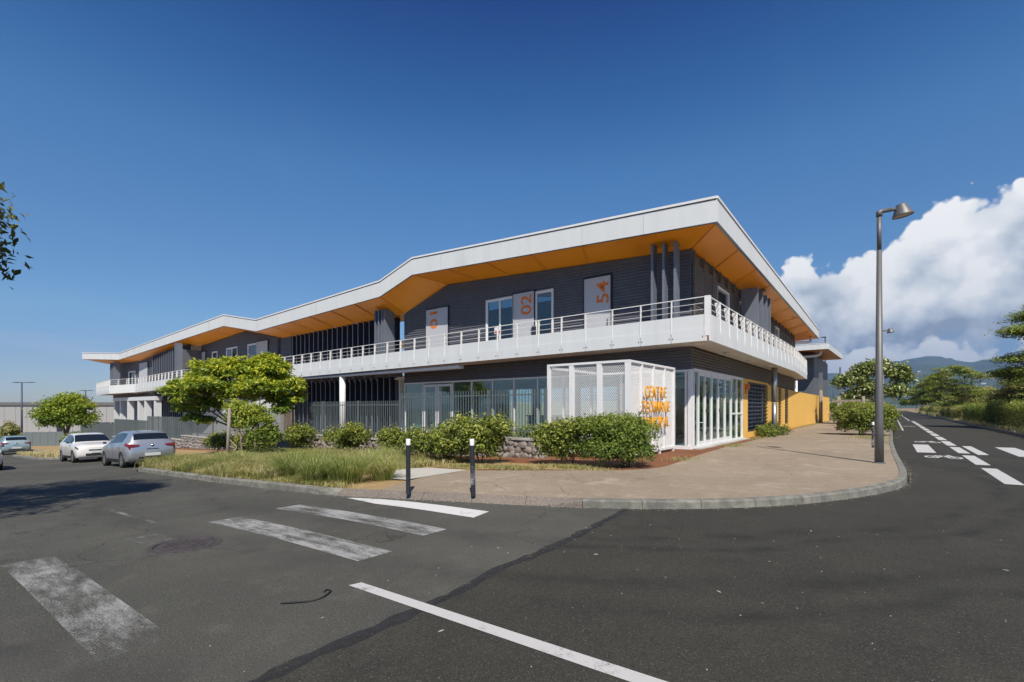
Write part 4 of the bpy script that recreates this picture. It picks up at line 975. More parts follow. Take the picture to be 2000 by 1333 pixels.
for i, y in enumerate(ry[1:]):
    m = MB(); m.box(rx - .05, rx + .05, y - .05, y + .05, MZ0, MZ1); mpart('post', m, 'whitemetal')
m = MB(); m.box(rx - .055, rx + .055, fy + .056, 17.72, MZ1, MZ1 + .07); mpart('top_rail', m, 'whitemetal'); m = MB(); m.box(rx - .04, rx + .04, fy + .05, 17.6, MZ0, MZ0 + .08); mpart('bottom_rail', m, 'whitemetal')
for y in (14.3, 15.3, 16.3, 17.6):
    m = MB(); m.box(rx - .04, rx + .04, y - .04, y + .04, -.05, MZ0 - .002); mpart('foot', m, 'whitemetal')
for a, b in zip(ry, ry[1:]): mpart('mesh_panel', lattice((rx, a + .05, 0), (rx, b - .05, 0), MZ0 + .08, MZ1, .075, .024), 'whitemetal')
for a, b in zip(ry, ry[1:]):
    m = MB(); m.box(rx - .30, rx - .27, a + .06, b - .02, .15, 2.36); mpart('backing_panel', m, 'whitemetal')
m = MB(); m.box(-9.2, rx - .06, 17.62, 17.70, MZ1 - .08, MZ1); mpart('rear_rail', m, 'whitemetal')
m = MB(); m.box(-9.24, -9.16, 13.86, 17.6, MZ1 - .08, MZ1 - .002); mpart('side_rail', m, 'whitemetal')
for s, y0, y1, z0, z1 in (('CENTRE', 14.60, 16.50, 1.93, 2.30), ('TECHNIQUE', 14.32, 16.84, 1.45, 1.81), ('MUNICIPAL', 14.36, 16.80, .95, 1.30)):
    W_ = y1 - y0; n = len(s); x = y0; cw = W_ / (n - (.55 if 'I' in s else 0) * s.count('I'))
    for ch in s:
        w = cw * (.45 if ch == 'I' else 1.0); me = fit_text(ch, w * (.45 if ch == 'I' else .74), z1 - z0, .03, .006)
        me.transform(Matrix(((0, 0, 1, rx + .20), (1, 0, 0, x), (0, 1, 0, z0), (0, 0, 0, 1)))); lt = add('letter', me, MT['letter'], MS)
        m = MB(); m.tube([(rx + .04, x + w * .4, (z0 + z1) / 2), (rx + .19, x + w * .4, (z0 + z1) / 2)], .012, 5); obj('letter_pin', m, MT['whitemetal'], lt)
        x += w

# ------------------------------------------------------------------ stone wall and picket fence in front
FY = 13.08
steps = [(-9.02, -16.5, .57), (-16.5, -25.5, .25), (-25.5, -33.5, -.08), (-33.5, -41.5, -.42), (-41.5, -50, -.76), (-50, -60, -1.15), (-60, -74, -1.6)]
SW = empty('stone_wall', (-20, FY, 0)); tag(SW, 'low wall of rounded grey lava stones under the picket fence', 'wall')
m = MB()
for a, b, zt in steps: m.box(b, a, FY + .06, FY + .36, zr(b) - .4, zt - .07)
obj('mortar', m, MT['mortar'], SW)
for a, b, zt in steps:
    m = MB(); m.box(b + .004, a - .004, FY - .02, FY + .42, zt - .068, zt); obj('coping', m, MT['concrete'], SW)
stones = []
for k in range(8):
    bm = bmesh.new(); bmesh.ops.create_icosphere(bm, subdivisions=2, radius=.5)
    for v in bm.verts:
        p = v.co * 2.2 + Vector((k * 7.3, 0, 0)); q = v.co.normalized(); v.co = Vector([math.copysign(abs(c) ** .62, c) for c in q]) * .46; v.co *= 1 + .34 * mnoise.noise(p * .7) + .12 * mnoise.noise(p * 2.3)
    me = bpy.data.meshes.new('stone'); bm.to_mesh(me); bm.free(); me.materials.append(MT['stone']); me.shade_smooth(); stones.append(me)
rs = random.Random(21); cnt = 0; farst = MB()
for a, b, zt in steps:
    x = a
    z_hi = zt - .07
    for row in range(4):
        h = [.24, .27, .22, .25][row]
        zc = z_hi - .11 - row * .215
        x = a - .1 - (.1 if row % 2 else 0)
        while x > b + .06:
            w = rs.uniform(.16, .42)
            if zc > zr(x) - .10:
                s = (w * 1.08, rs.uniform(.13, .18), h * rs.uniform(.8, 1.2)); l = (x - w / 2, FY + rs.uniform(.05, .085), zc + rs.uniform(-.05, .05)); r = (rs.uniform(-.3, .3), rs.uniform(-.9, .9), rs.uniform(-.2, .2))
                if cnt < 300 and x > -33.5:
                    inst('stone', stones[rs.randrange(8)], SW, l, r, s); cnt += 1
                else:
                    me = stones[rs.randrange(8)]; n0 = len(farst.v); Mx = Matrix.LocRotScale(Vector(l), __import__('mathutils').Euler(r), Vector(s))
                    farst.v += [tuple(Mx @ v.co) for v in me.vertices]; farst.f += [tuple(n0 + i for i in p.vertices) for p in me.polygons]
            x -= w * .93
obj('stones_far', farst, MT['stone'], SW, smooth=True, kind='stuff')
FE = empty('picket_fence', (-20, FY + .2, .5)); tag(FE, 'long stepped grey-green steel picket fence standing on the low stone wall', 'fence')
pk = MB(); pk.box(-.0125, .0125, -.0125, .0125, 0, 1.62); pk.hexa([(-.0125, -.0125, 1.62), (.0125, -.0125, 1.62), (.0125, .0125, 1.62), (-.0125, .0125, 1.62)], [(-.004, -.004, 1.64), (.004, -.004, 1.64), (.004, .004, 1.64), (-.004, .004, 1.64)]); pkm = pk.mesh('picket'); pkm.materials.append(MT['fence'])
cnt = 0; farp = MB()
for a, b, zt in steps:
    y = FY + .2; n = round((a - b) / 2.6)
    for k in range(n + 1 if b == -74 else n):
        x = a - (a - b) * k / n; m = MB(); m.box(x - .035, x + .035, y - .035, y + .035, zt - .002, zt + 1.68); obj('fence_post', m, MT['fence'], FE)
    m = MB(); m.box(b + .04, a - .04, y - .022, y + .022, zt + 1.46, zt + 1.50); m.box(b + .04, a - .04, y - .022, y + .022, zt + .20, zt + .24); obj('fence_rail', m, MT['fence'], FE)
    x = a - .13
    while x > b + .08:
        if cnt < 300: inst('picket', pkm, FE, (x, y - .036, zt + .02)); cnt += 1
        else: farp.box(x - .0125, x + .0125, y - .05, y - .024, zt + .02, zt + 1.66)
        x -= .132
obj('pickets_far', farp, MT['fence'], FE, kind='stuff')
m = MB(); m.box(-9.02, -8.95, FY + .16, FY + .24, -.1, 2.25); obj('fence_post', m, MT['fence'], FE)

# ------------------------------------------------------------------ ochre boundary wall beyond the building, annex behind it
BWL = empty('boundary_wall', (-5.9, 58, 0)); tag(BWL, 'long ochre rendered boundary wall running on beyond the office building', 'wall')
ys = [44.05, 52.3, 60.5, 70.5]
for a, b in zip(ys, ys[1:]):
    m = MB(); m.box(XW - .2, XW + .03, a + .01, b - .01, -.1, 2.88); obj('wall_panel', m, MT['ochre'], BWL)
m = MB(); m.box(XW - .05, XW + .06, 64, 70.3, 2.885, 2.96); obj('coping', m, MT['fin'], BWL)
AN = empty('annex_building', (-9, 66, 0)); tag(AN, 'grey box-like annex with white flared roof and brown soffit behind the ochre wall', 'building')
MT['anx'] = mat('annex_grey', (.115, .13, .15), .5, var=.06, vscale=1)
m = MB(); m.box(-20, -6.45, 60, 73.8, -.1, 7.3); obj('wall', m, MT['anx'], AN)
for k in range(14):
    y = 60.3 + k * 1.0; m = MB(); m.box(-6.448, -6.42, y, y + .94, 3.0, 7.2); obj('cladding_panel', m, MT['anx'], AN)
for k in range(9):
    x = -6.6 - k * 1.3; m = MB(); m.box(x - 1.24, x, 59.965, 59.999, 3.0, 7.2); obj('cladding_panel', m, MT['anx'], AN)
m = MB(); z0, z1 = 7.5, 8.1
ro = [(-5.0, 57.6, 8.12), (-5.0, 76.2, 8.55), (-22, 76.2, 8.6), (-22, 57.6, 8.1)]
m.hexa([(p[0], p[1], p[2] - .06) for p in ro], [(p[0], p[1], p[2]) for p in ro]); rf = obj('roof', m, MT['white'], AN)
m = MB()
m.hexa([(-22, 57.55, 7.48), (-4.98, 57.55, 7.5), (-4.98, 57.61, 7.5), (-22, 57.61, 7.48)], [(-22, 57.55, 8.0), (-4.98, 57.55, 8.02), (-4.98, 57.61, 8.02), (-22, 57.61, 8.0)])
m.hexa([(-4.98, 57.62, 7.5), (-4.92, 57.62, 7.5), (-4.92, 76.2, 7.9), (-4.98, 76.2, 7.9)], [(-4.98, 57.62, 8.04), (-4.92, 57.62, 8.04), (-4.92, 76.2, 8.45), (-4.98, 76.2, 8.45)])
obj('fascia', m, MT['white'], rf)
MT['brownsoffit'] = mat('brown_orange_soffit', (.42, .16, .035), .5, var=.05)
m = MB(); m.quad((-4.99, 57.62, 7.52), (-22, 57.62, 7.5), (-22, 76.2, 7.85), (-4.99, 76.2, 7.92)); obj('soffit', m, MT['brownsoffit'], rf)
m = MB(); m.tube([(-12, 58.6, 6.75), (-6.2, 58.6, 6.95), (-5.75, 58.6, 7.05), (-5.65, 58.6, 7.3), (-5.65, 58.6, 7.52)], .13, 10); obj('downpipe', m, MT['whitemetal'], AN, smooth=True)

# ------------------------------------------------------------------ street furniture
def lamp_post(loc, rz, h, label):
    t = empty('street_lamp', loc, rz); tag(t, label, 'street lamp', 'conical street lamps along the right-hand pavement')
    m = MB(); m.lathe([(0, 0), (.16, 0), (.16, .02), (.115, .03)], 16); obj('base_plate', m, MT['lamp'], t, local=True)
    m = MB(); m.tube([(0, 0, .02), (0, 0, 1.2), (0, 0, h * .86)], [.110, .099, .062], 18); m.tube([(0, 0, h * .86), (0, 0, h)], .056, 18); obj('pole', m, MT['lamp'], t, True, local=True)
    m = MB(); m.tube([(0, 0, h - .02), (0, 0, h + .10), (.05, 0, h + .13), (.30, 0, h + .17)], [.075, .075, .055, .05], 12); m.bar((-.02, 0, h + .10), (.42, 0, h + .17), .07, .08); obj('arm', m, MT['lamp'], t, True, local=True)
    m = MB(); m.lathe([(0, .30), (.12, .30), (.135, .28), (.275, -.03), (.285, -.06), (.27, -.06), (.26, -.02)], 28)
    sh = obj('shade', m, MT['lamp'], t, True, local=True); sh.scale = (.88, .88, .92); sh.location = (.60, 0, h + .02); sh.rotation_euler = (0, math.radians(-9), 0)
    m = MB(); m.lathe([(0, -.035), (.26, -.035), (.262, -.02)], 28); obj('lens', m, MT['lens'], sh, local=True)
    return t
lamp_post((-.26, 17.14, .04), math.radians(30), 6.98, 'tall grey street lamp with conical shade standing nearest on the pavement corner')
lamp_post((-.62, 47.0, .04), math.radians(4), 7.35, 'second grey conical street lamp, partly hidden behind the nearest lamp post')
lamp_post((-.75, 78.0, .04), math.radians(4), 7.45, 'third grey conical street lamp, smallest of the row, above the roadside tree')
def bollard(loc, tilt, label):
    t = empty('bollard', loc); t.rotation_euler = (tilt[0], tilt[1], 0); tag(t, label, 'bollard', 'black and white pavement bollards')
    m = MB(); m.lathe([(.042, -.02), (.042, .885)], 20); obj('shaft', m, MT['blackpaint'], t, True, local=True)
    m = MB(); m.lathe([(.0425, .886), (.0425, .985), (.036, 1.0), (0, 1.003)], 20); obj('white_cap', m, MT['whitemetal'], t, True, local=True)
    return t
bollard((-7.06, 5.88, zr(-7.06) + .04), (0, 0), 'clean black bollard with white cap at the left end of the dropped kerb')
b2 = bollard((-5.89, 6.39, .04), (0, math.radians(-1.2)), 'scratched black bollard with white cap to the right of its twin at the crossing')
b2.rotation_euler = (math.radians(.6), math.radians(-1.4), 0)
MT['scratch'] = worn('scratched_black', (.5, .5, .5), (.022, .025, .034), .92, 9, (1, 1, .6))
m = MB(); m.lathe([(.0432, .18), (.0432, .52)], 20); obj('scuffed_band', m, MT['scratch'], b2, True, local=True)
b3 = bollard((-.55, 23.6, .04), (0, 0), 'weathered bollard beside the nearest street lamp and the dense bush')
m = MB(); m.lathe([(.0432, .05), (.0432, .86)], 20); obj('scuffed_band', m, MT['scratch'], b3, True, local=True)
def timber_pole(loc, h, label):
    t = empty('timber_pole', loc); tag(t, label, 'pole', 'timber poles along the ochre wall')
    m = MB(); m.tube([(0, 0, -.1), (0, 0, h * .66)], [.17, .16], 12); obj('shaft', m, MT['timber'], t, True, local=True)
    m = MB(); m.box(-.15, .15, -.13, .13, h * .655, h); obj('metal_sleeve', m, MT['steel'], t, local=True)
timber_pole((-5.55, 57.4, .02), 5.1, 'weathered timber pole standing in front of the ochre wall')
timber_pole((-5.2, 76, .02), 4.7, 'weathered timber pole past the end of the ochre wall, by the roadside tree')
def mast(loc, h, r, label, head=False):
    t = empty('light_mast', loc); tag(t, label, 'mast', 'slim blue-grey masts behind the annex')
    m = MB(); m.tube([(0, 0, -.2), (0, 0, h)], [r, r * .7], 8); obj('pole', m, MT['bluepole'], t, True, local=True)
    if head: m = MB(); m.box(-.5, .1, -.12, .12, h, h + .12); obj('lamp_head', m, MT['bluepole'], t, local=True)
mast((-7.2, 80, 0), 11.4, .13, 'slim dark mast rising above the flared annex roof', True)
mast((-6.3, 92, 0), 8.0, .16, 'thick dark mast right of the annex', False)
mast((-8.6, 110, 0), 7.2, .10, 'thin dark mast far behind, close to the annex wall')
mast((-5.1, 118, 0), 8.2, .12, 'thin dark mast far behind the roadside tree')
def twin_lamp(loc, h, arm, rz, label):
    t = empty('twin_street_lamp', loc, rz); tag(t, label, 'street lamp', 'dark twin-arm lamps on the left')
    m = MB(); m.tube([(0, 0, 0), (0, 0, h)], [.12, .08], 8); obj('pole', m, MT['bluepole'], t, True, local=True)
    m = MB(); m.bar((-arm * .5, 0, h + .05), (arm, 0, h + .05), .10, .08); obj('arm', m, MT['bluepole'], t, local=True)
    for x in (-arm * .5, arm):
        m = MB(); s = 1 if x > 0 else -1; m.hexa([(x, -.14, h), (x + s * .7, -.1, h + .02), (x + s * .7, .1, h + .02), (x, .14, h)], [(x, -.12, h + .12), (x + s * .7, -.08, h + .08), (x + s * .7, .08, h + .08), (x, .12, h + .12)]); obj('lamp_head', m, MT['bluepole'], t, local=True)
twin_lamp((-89.5, 10.2, zr(-89.5) - .1), 7.5 + .9, 1.0, math.radians(38), 'dark street lamp with long flat arm above the small tree on the far left')
twin_lamp((-101, 18.7, -4.0), 8.3, .5, math.radians(38), 'slender dark twin-headed lamp in front of the grey warehouse')
# low timber rail between the bushes on the right-hand pavement
t = empty('timber_rail', (-1.9, 40, .03)); tag(t, 'weathered timber cross rail on posts above the dense pavement bush', 'rail')
m = MB(); m.bar((-1.3, 0, 2.02), (.75, .2, 2.06), .16, .16); obj('beam', m, MT['timber'], t, local=True)
for x in (-.95, .45):
    m = MB(); m.tube([(x, .05, -.1), (x, .05, 2.35)], .09, 8); obj('post', m, MT['timber'], t, True, local=True)

# ------------------------------------------------------------------ warehouse far left
WH = empty('warehouse', (-122, 18, -4)); tag(WH, 'low grey metal warehouse with dark fascia behind the trees on the far left', 'warehouse')
MT['wh'] = mat('warehouse_sheet', (.36, .355, .345), .6, var=.03, vscale=.5)
MT['whd'] = mat('warehouse_fascia', (.15, .145, .14), .6)
A = Vector((-142, 2)); B = Vector((-100, 36)); D = (B - A).normalized(); N = Vector((-D.y, D.x)); Lw = (B - A).length
if N.y < 0: N = -N
def wbox(u0, u1, d0, d1, z0, z1):
    m = MB(); P = lambda u, d, z: (A.x + D.x * u + N.x * d, A.y + D.y * u + N.y * d, z)
    m.hexa([P(u0, d0, z0), P(u1, d0, z0), P(u1, d1, z0), P(u0, d1, z0)], [P(u0, d0, z1), P(u1, d0, z1), P(u1, d1, z1), P(u0, d1, z1)]); return m
obj('wall', wbox(0, Lw, 0, 20, -4.5, 2.05), MT['wh'], WH)
for k in range(26): obj('wall_sheet', wbox(k * Lw / 26 + .02, (k + 1) * Lw / 26 - .03, -.06, -.002, -4.5, 2.0), MT['wh'], WH)
obj('fascia', wbox(-.3, Lw + .3, -.3, .4, 2.06, 2.62), MT['whd'], WH)
for u0, u1, m_ in ((26.2, 27.2, 'dark'), (30.6, 32.2, 'glassdk'), (32.3, 36.0, 'dark'), (36.2, 39, 'glassdk')): obj('opening', wbox(u0, u1, -.09, -.065, -4.5, -1.1), MT[m_], WH)
GF = empty('panel_fence', (-70, 10, -3)); tag(GF, 'solid grey-green panel fence behind the small tree on the far left', 'fence')
MT['gf'] = mat('grey_green_panel', (.17, .20, .20), .6, var=.06)
P0 = Vector((-92, 9.5)); P1 = Vector((-74.2, 13.4)); n = 9
for k in range(n):
    a = P0.lerp(P1, k / n + .003); b = P0.lerp(P1, (k + 1) / n - .003); m = MB(); m.bar((a.x, a.y, -2.6 + k * .06), (b.x, b.y, -2.6 + k * .06), .06, 1.9); obj('fence_panel', m, MT['gf'], GF)

# sunlit yard wall behind the office, seen through the lobby
YWL = empty('yard_wall', (-20, 40, 0)); tag(YWL, 'pale rendered yard wall behind the office seen through the lobby glass', 'wall')
for k in range(8):
    m = MB(); m.box(-42 + k * 4.2, -42 + (k + 1) * 4.2 - .02, 40, 40.2, -1.6, 2.2); obj('wall_panel', m, MT['cream'], YWL)
# ------------------------------------------------------------------ vegetation
def leaf_mesh(name, pos, nrm, size, tint, aspect=2.0, fold=.25, droop=0.0, rng=RNG):
    """one folded diamond leaf for every position: two quads-worth of triangles"""
    n = len(pos); nrm = nrm / np.maximum(np.linalg.norm(nrm, axis=1, keepdims=True), 1e-6)
    t = rng.normal(size=(n, 3)); t[:, 2] -= droop; t -= nrm * np.sum(t * nrm, 1, keepdims=True); t /= np.maximum(np.linalg.norm(t, axis=1, keepdims=True), 1e-6)
    b = np.cross(nrm, t); s = size.reshape(-1, 1) if hasattr(size, 'reshape') else np.full((n, 1), size)
    L = s; Wd = s / aspect
    v = np.empty((n, 4, 3)); v[:, 0] = pos - t * L * .5; v[:, 1] = pos + b * Wd * .5 - t * L * .05 + nrm * Wd * fold; v[:, 2] = pos + t * L * .5; v[:, 3] = pos - b * Wd * .5 - t * L * .05 + nrm * Wd * fold
    idx = np.arange(n)[:, None] * 4; f = np.concatenate([idx + np.array([[0, 1, 2]]), idx + np.array([[0, 2, 3]])], 1).reshape(-1, 3)
    me = bpy.data.meshes.new(name); me.vertices.add(n * 4); me.vertices.foreach_set('co', v.reshape(-1)); me.loops.add(len(f) * 3); me.loops.foreach_set('vertex_index', f.reshape(-1).astype(np.int32))
    me.polygons.add(len(f)); me.polygons.foreach_set('loop_start', np.arange(0, len(f) * 3, 3, dtype=np.int32)); me.update(calc_edges=True)
    a = me.attributes.new('tint', 'FLOAT', 'POINT'); a.data.foreach_set('value', np.repeat(np.clip(tint, 0, 1), 4).astype(np.float32))
    return me
def crown(lobes, nclump, perclump, clump_r, size, rng, upbias=.6, shell=.55, tint_top=.55, tint_noise=.25, flat=1.0, zlo=None):
    """leaf positions gathered in clumps over the skin of the lobes (cx, cy, cz, rx, ry, rz)"""
    lob = np.array(lobes, float); w = (lob[:, 3] * lob[:, 4] * lob[:, 5]) ** (2 / 3); pick = rng.choice(len(lob), nclump, p=w / w.sum())
    d = rng.normal(size=(nclump, 3)); d /= np.linalg.norm(d, axis=1, keepdims=True); d[:, 2] = np.where(d[:, 2] < -.35, -d[:, 2] * .6, d[:, 2])
    r = shell + (1 - shell) * rng.random(nclump) ** .6; r *= 1 + .10 * rng.normal(size=nclump)
    c = lob[pick, :3] + d * lob[pick, 3:] * r[:, None]
    pos = np.repeat(c, perclump, 0) + rng.normal(size=(nclump * perclump, 3)) * np.array([clump_r, clump_r, clump_r * flat])
    dd = np.repeat(d, perclump, 0); nr = dd * .5 + rng.normal(size=dd.shape) * .55; nr[:, 2] += upbias
    zc = lob[:, 2].mean(); zt = (lob[:, 2] + lob[:, 5]).max(); zb = (lob[:, 2] - lob[:, 5]).min()
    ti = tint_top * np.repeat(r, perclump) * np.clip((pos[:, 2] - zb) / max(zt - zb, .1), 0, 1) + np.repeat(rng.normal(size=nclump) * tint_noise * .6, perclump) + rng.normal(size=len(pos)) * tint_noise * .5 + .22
    if zlo is not None:
        k = pos[:, 2] > zlo; pos, nr, ti = pos[k], nr[k], ti[k]
    sz = size * (1 + .3 * rng.normal(size=len(pos))).clip(.5, 1.7)
    return pos, nr, sz, ti, c
LM = {}
LM['yellowgreen'] = leafmat('leaf_yellow_green', (0.090, 0.150, 0.024), (0.247, 0.345, 0.034), (0.600, 0.600, 0.042), .40)
LM['bush'] = leafmat('leaf_bush', (0.057, 0.086, 0.019), (0.210, 0.258, 0.041), (0.446, 0.466, 0.095), .33, .38)
LM['bushfine'] = leafmat('leaf_bush_fine', (0.061, 0.097, 0.019), (0.174, 0.246, 0.038), (0.338, 0.392, 0.068), .30, .45)
LM['big'] = leafmat('leaf_large', (0.074, 0.108, 0.030), (0.203, 0.261, 0.058), (0.513, 0.540, 0.176), .25, .35, .5)
LM['feather'] = leafmat('leaf_feather', (0.061, 0.095, 0.024), (0.189, 0.246, 0.043), (0.365, 0.392, 0.068), .3)
LM['young'] = leafmat('leaf_young_tree', (0.068, 0.115, 0.022), (0.246, 0.326, 0.043), (0.486, 0.513, 0.068), .36)
LM['olive'] = leafmat('leaf_olive', (0.095, 0.108, 0.030), (0.261, 0.275, 0.065), (0.432, 0.405, 0.121), .3)
LM['left'] = leafmat('leaf_left_tree', (0.061, 0.074, 0.019), (0.203, 0.217, 0.051), (0.432, 0.392, 0.162), .3)
LM['grass'] = leafmat('grass_blades', (0.20, 0.25, 0.055), (0.47, 0.43, 0.17), (0.76, 0.66, 0.40), .45, .6)
LM['feather'] = leafmat('leaf_feather', (0.075, 0.115, 0.026), (0.23, 0.29, 0.05), (0.43, 0.45, 0.08), .4)
LM['tuft'] = leafmat('tuft_blades', (0.18, 0.25, 0.05), (0.38, 0.43, 0.11), (0.70, 0.63, 0.34), .5, .5)

def branches(t, base, lobes, r0, matname, rng, fork=.45, local=False, extra=()):
    """tapered trunk that splits into one limb for every lobe"""
    base = Vector(base); top = sum((Vector(l[:3]) for l in lobes), Vector()) / len(lobes); fk = base.lerp(top, fork); m = MB()
    k = [base + Vector((0, 0, -.15)), base.lerp(fk, .35) + Vector((rng.uniform(-.05, .05), rng.uniform(-.05, .05), 0)), fk]
    m.tube(k, [r0 * 1.15, r0 * .95, r0 * .8], 10); tr = obj('trunk', m, MT[matname], t, True)
    done = []
    for l in (lobes if len(lobes) < 16 else lobes[::len(lobes) // 8]):
        if any((Vector(l[:3]) - q).length < .9 for q in done): continue
        done.append(Vector(l[:3]))
        c = Vector(l[:3]); mid = fk.lerp(c, .5) + Vector((rng.uniform(-.15, .15), rng.uniform(-.15, .15), rng.uniform(.0, .25))); m = MB()
        m.tube([fk - Vector((0, 0, .05)), mid, c], [r0 * .55, r0 * .36, r0 * .14], 7)
        for j in range(4):
            a = c + Vector((rng.uniform(-1, 1) * l[3] * .8, rng.uniform(-1, 1) * l[4] * .8, rng.uniform(-.2, .8) * l[5])); m.tube([mid.lerp(c, .6), mid.lerp(c, .9).lerp(a, .5), a], [r0 * .2, r0 * .13, r0 * .05], 5)
        obj('limb', m, MT[matname], t, True)
    return tr
def tree(name, label, base, lobes, r0, leaf, size, nclump, per, clump_r, cat='tree', group=None, bark='bark', seed=1, fork=.45, **kw):
    t = empty(name, base); tag(t, label, cat, group); rng = np.random.default_rng(seed)
    branches(t, base, lobes, r0, bark, random.Random(seed), fork)
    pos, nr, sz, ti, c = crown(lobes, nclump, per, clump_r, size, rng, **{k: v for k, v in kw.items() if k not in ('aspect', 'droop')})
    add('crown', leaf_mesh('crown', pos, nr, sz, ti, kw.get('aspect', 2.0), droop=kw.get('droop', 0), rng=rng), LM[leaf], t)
    return t
def bush(name, label, base, lobes, leaf, size, nclump, per, clump_r, seed, group=None, stems=5, cat='shrub', **kw):
    t = empty(name, base); tag(t, label, cat, group); rng = np.random.default_rng(seed); rr = random.Random(seed); m = MB(); b = Vector(base)
    for k in range(stems):
        l = rr.choice(lobes); e = Vector(l[:3]) + Vector((rr.uniform(-.6, .6) * l[3], rr.uniform(-.6, .6) * l[4], rr.uniform(-.1, .6) * l[5])); s = b + Vector((rr.uniform(-.12, .12), rr.uniform(-.12, .12), -.06))
        m.tube([s, s.lerp(e, .5) + Vector((rr.uniform(-.08, .08), rr.uniform(-.08, .08), .05)), e], [.022, .016, .006], 5)
    obj('stems', m, MT['bark'], t, True)
    kw.setdefault('zlo', base[2] - .02); kw.setdefault('shell', .35)
    asp = kw.pop('aspect', 1.8)
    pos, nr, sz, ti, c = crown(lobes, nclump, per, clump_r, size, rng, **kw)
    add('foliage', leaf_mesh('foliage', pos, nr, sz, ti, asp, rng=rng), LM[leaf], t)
    return t
def L_(c, r, n, rng, k=.55, zk=.6):
    """lobes scattered inside an ellipsoid"""
    out = []
    for i in range(n):
        a = rng.uniform(0, 6.28); q = rng.uniform(.25, 1) ** .5 * (1 - k * .5); z = rng.uniform(-zk, zk)
        out.append((c[0] + math.cos(a) * r[0] * q * .75, c[1] + math.sin(a) * r[1] * q * .75, c[2] + z * r[2] * (1 - k), r[0] * k * rng.uniform(.8, 1.15), r[1] * k * rng.uniform(.8, 1.15), r[2] * k * rng.uniform(.8, 1.1)))
    return out
G = zr
# broad tree before the fence; width runs across the view
bx, by = -25.4, 10.4; bz = G(bx); Rv = (.787, .617)
def at_view(cx, cy, u, v=0): return (cx + Rv[0] * u - .617 * v, cy + Rv[1] * u + .787 * v)
lob = []; rt = random.Random(4)
for u, v, z, rx, rz in ((-2.35, 0, 2.45, .95, .6), (-1.6, .3, 3.05, 1.05, .65), (-.6, 0, 3.35, 1.1, .7), (.6, .2, 3.45, 1.1, .65), (1.6, 0, 3.5, 1.0, .6), (2.3, .2, 2.7, .9, .6), (1.3, -.7, 2.5, 1.1, .65), (-.9, -.8, 2.5, 1.1, .7), (.2, -.3, 2.15, 1.0, .6), (-1.5, .1, 1.7, .9, .5), (2.0, .5, 1.95, .85, .5), (.9, .6, 2.9, 1.2, .7)):
    x, y = at_view(bx, by, u, v); lob.append((x, y, z, rx, rx * .9, rz))
for k in range(26):
    u = rt.uniform(-3.0, 3.05); v = rt.uniform(-1.0, .9); top = 4.05 - .16 * u * u * (1 if u < 0 else .85) - .25 * v * v; bot = 2.0 - .25 * abs(u) + (.5 if abs(u) < .8 else 0)
    z = bot + (top - bot) * rt.random() ** .7; r = rt.uniform(.32, .55); x, y = at_view(bx, by, u, v); lob.append((x, y, z - .2, r, r * .9, r * .52))
for u, z, r in ((-2.2, 1.05, .5), (-1.6, .95, .42), (-2.7, 1.5, .45), (2.3, 1.6, .5), (2.8, 1.9, .42), (1.5, 4.05, .4), (-1.9, 3.7, .35), (2.9, 2.5, .45)):
    x, y = at_view(bx, by, u, 0); lob.append((x, y, z, r, r * .9, r * .5))
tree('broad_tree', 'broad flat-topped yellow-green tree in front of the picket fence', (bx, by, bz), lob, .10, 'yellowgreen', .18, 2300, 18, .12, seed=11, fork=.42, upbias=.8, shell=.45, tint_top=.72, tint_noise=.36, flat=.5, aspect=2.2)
# small staked tree in front of it
sx, sy = -21.6, 8.46; sz_ = G(sx); lob = []
for u, z, r in ((.35, 1.55, .42), (.95, 1.3, .45), (1.45, 1.05, .45), (.75, .9, .42), (1.65, .6, .40), (.45, 1.15, .38), (1.3, .4, .38), (1.9, .35, .3), (1.15, 1.5, .3)):
    x, y = at_view(sx, sy, u); lob.append((x, y, z, r, r, r * .75))
tree('young_tree', 'small staked young tree with drooping green crown in the long grass', (sx, sy, sz_), lob, .035, 'young', .11, 560, 18, .12, seed=12, fork=.6, upbias=.6, shell=.4, tint_top=.8, tint_noise=.3, flat=.7, aspect=2.0, bark='palebark')
def stake(x, y, h, lean, label):
    t = empty('tree_stake', (x, y, G(x))); tag(t, label, 'stake', 'timber stakes round the young trees')
    m = MB(); m.tube([(0, 0, -.25), (lean[0], lean[1], h)], [.065, .06], 10); obj('pole', m, MT['timber'], t, True, local=True)
stake(-20.75, 8.12, 2.15, (.10, .06), 'thick leaning timber stake with red and white tape at the young tree')
stake(-23.9, 10.0, 1.9, (0, 0), 'thin timber stake behind the young tree, left one of the pair'); stake(-23.3, 10.35, 1.9, (0, 0), 'thin timber stake behind the young tree, right one of the pair')
MT['tape'] = mat('tape', (.62, .40, .36), .6, var=.5, vscale=30)
m = MB(); m.tube([(sx, sy, G(sx) + .98), (sx + .3, sy + .28, G(sx) + .55), (sx + .62, sy + .5, G(sx) + .12)], .012, 5); m.tube([(sx + .12, sy + .08, G(sx) + 1.55), (sx + .4, sy + .3, G(sx) + 1.28), (sx + .8, sy + .62, G(sx) + .98)], .012, 5)
tag(obj('barrier_tape', m, MT['tape']), 'twisted red and white tape trailing from the leaning stake into the grass', 'tape')
# small tree at the second verge
tx, ty = -50.5, 8.2; tz = G(tx)
tree('rounded_tree', 'rounded bright green tree beside the grey warehouse on the far left', (tx, ty, tz), [(*at_view(tx, ty, u), z, r, r, r * .75) for u, z, r in ((-1.4, .95, 1.0), (-.6, 1.7, 1.0), (.3, 2.05, .95), (1.1, 1.5, .9), (1.5, .7, .75), (0, 1.0, 1.2), (-1.2, .35, .8), (.7, .4, .9))], .13, 'yellowgreen', .17, 700, 20, .2, seed=13, upbias=.7, tint_top=.5, tint_noise=.25, flat=.6)
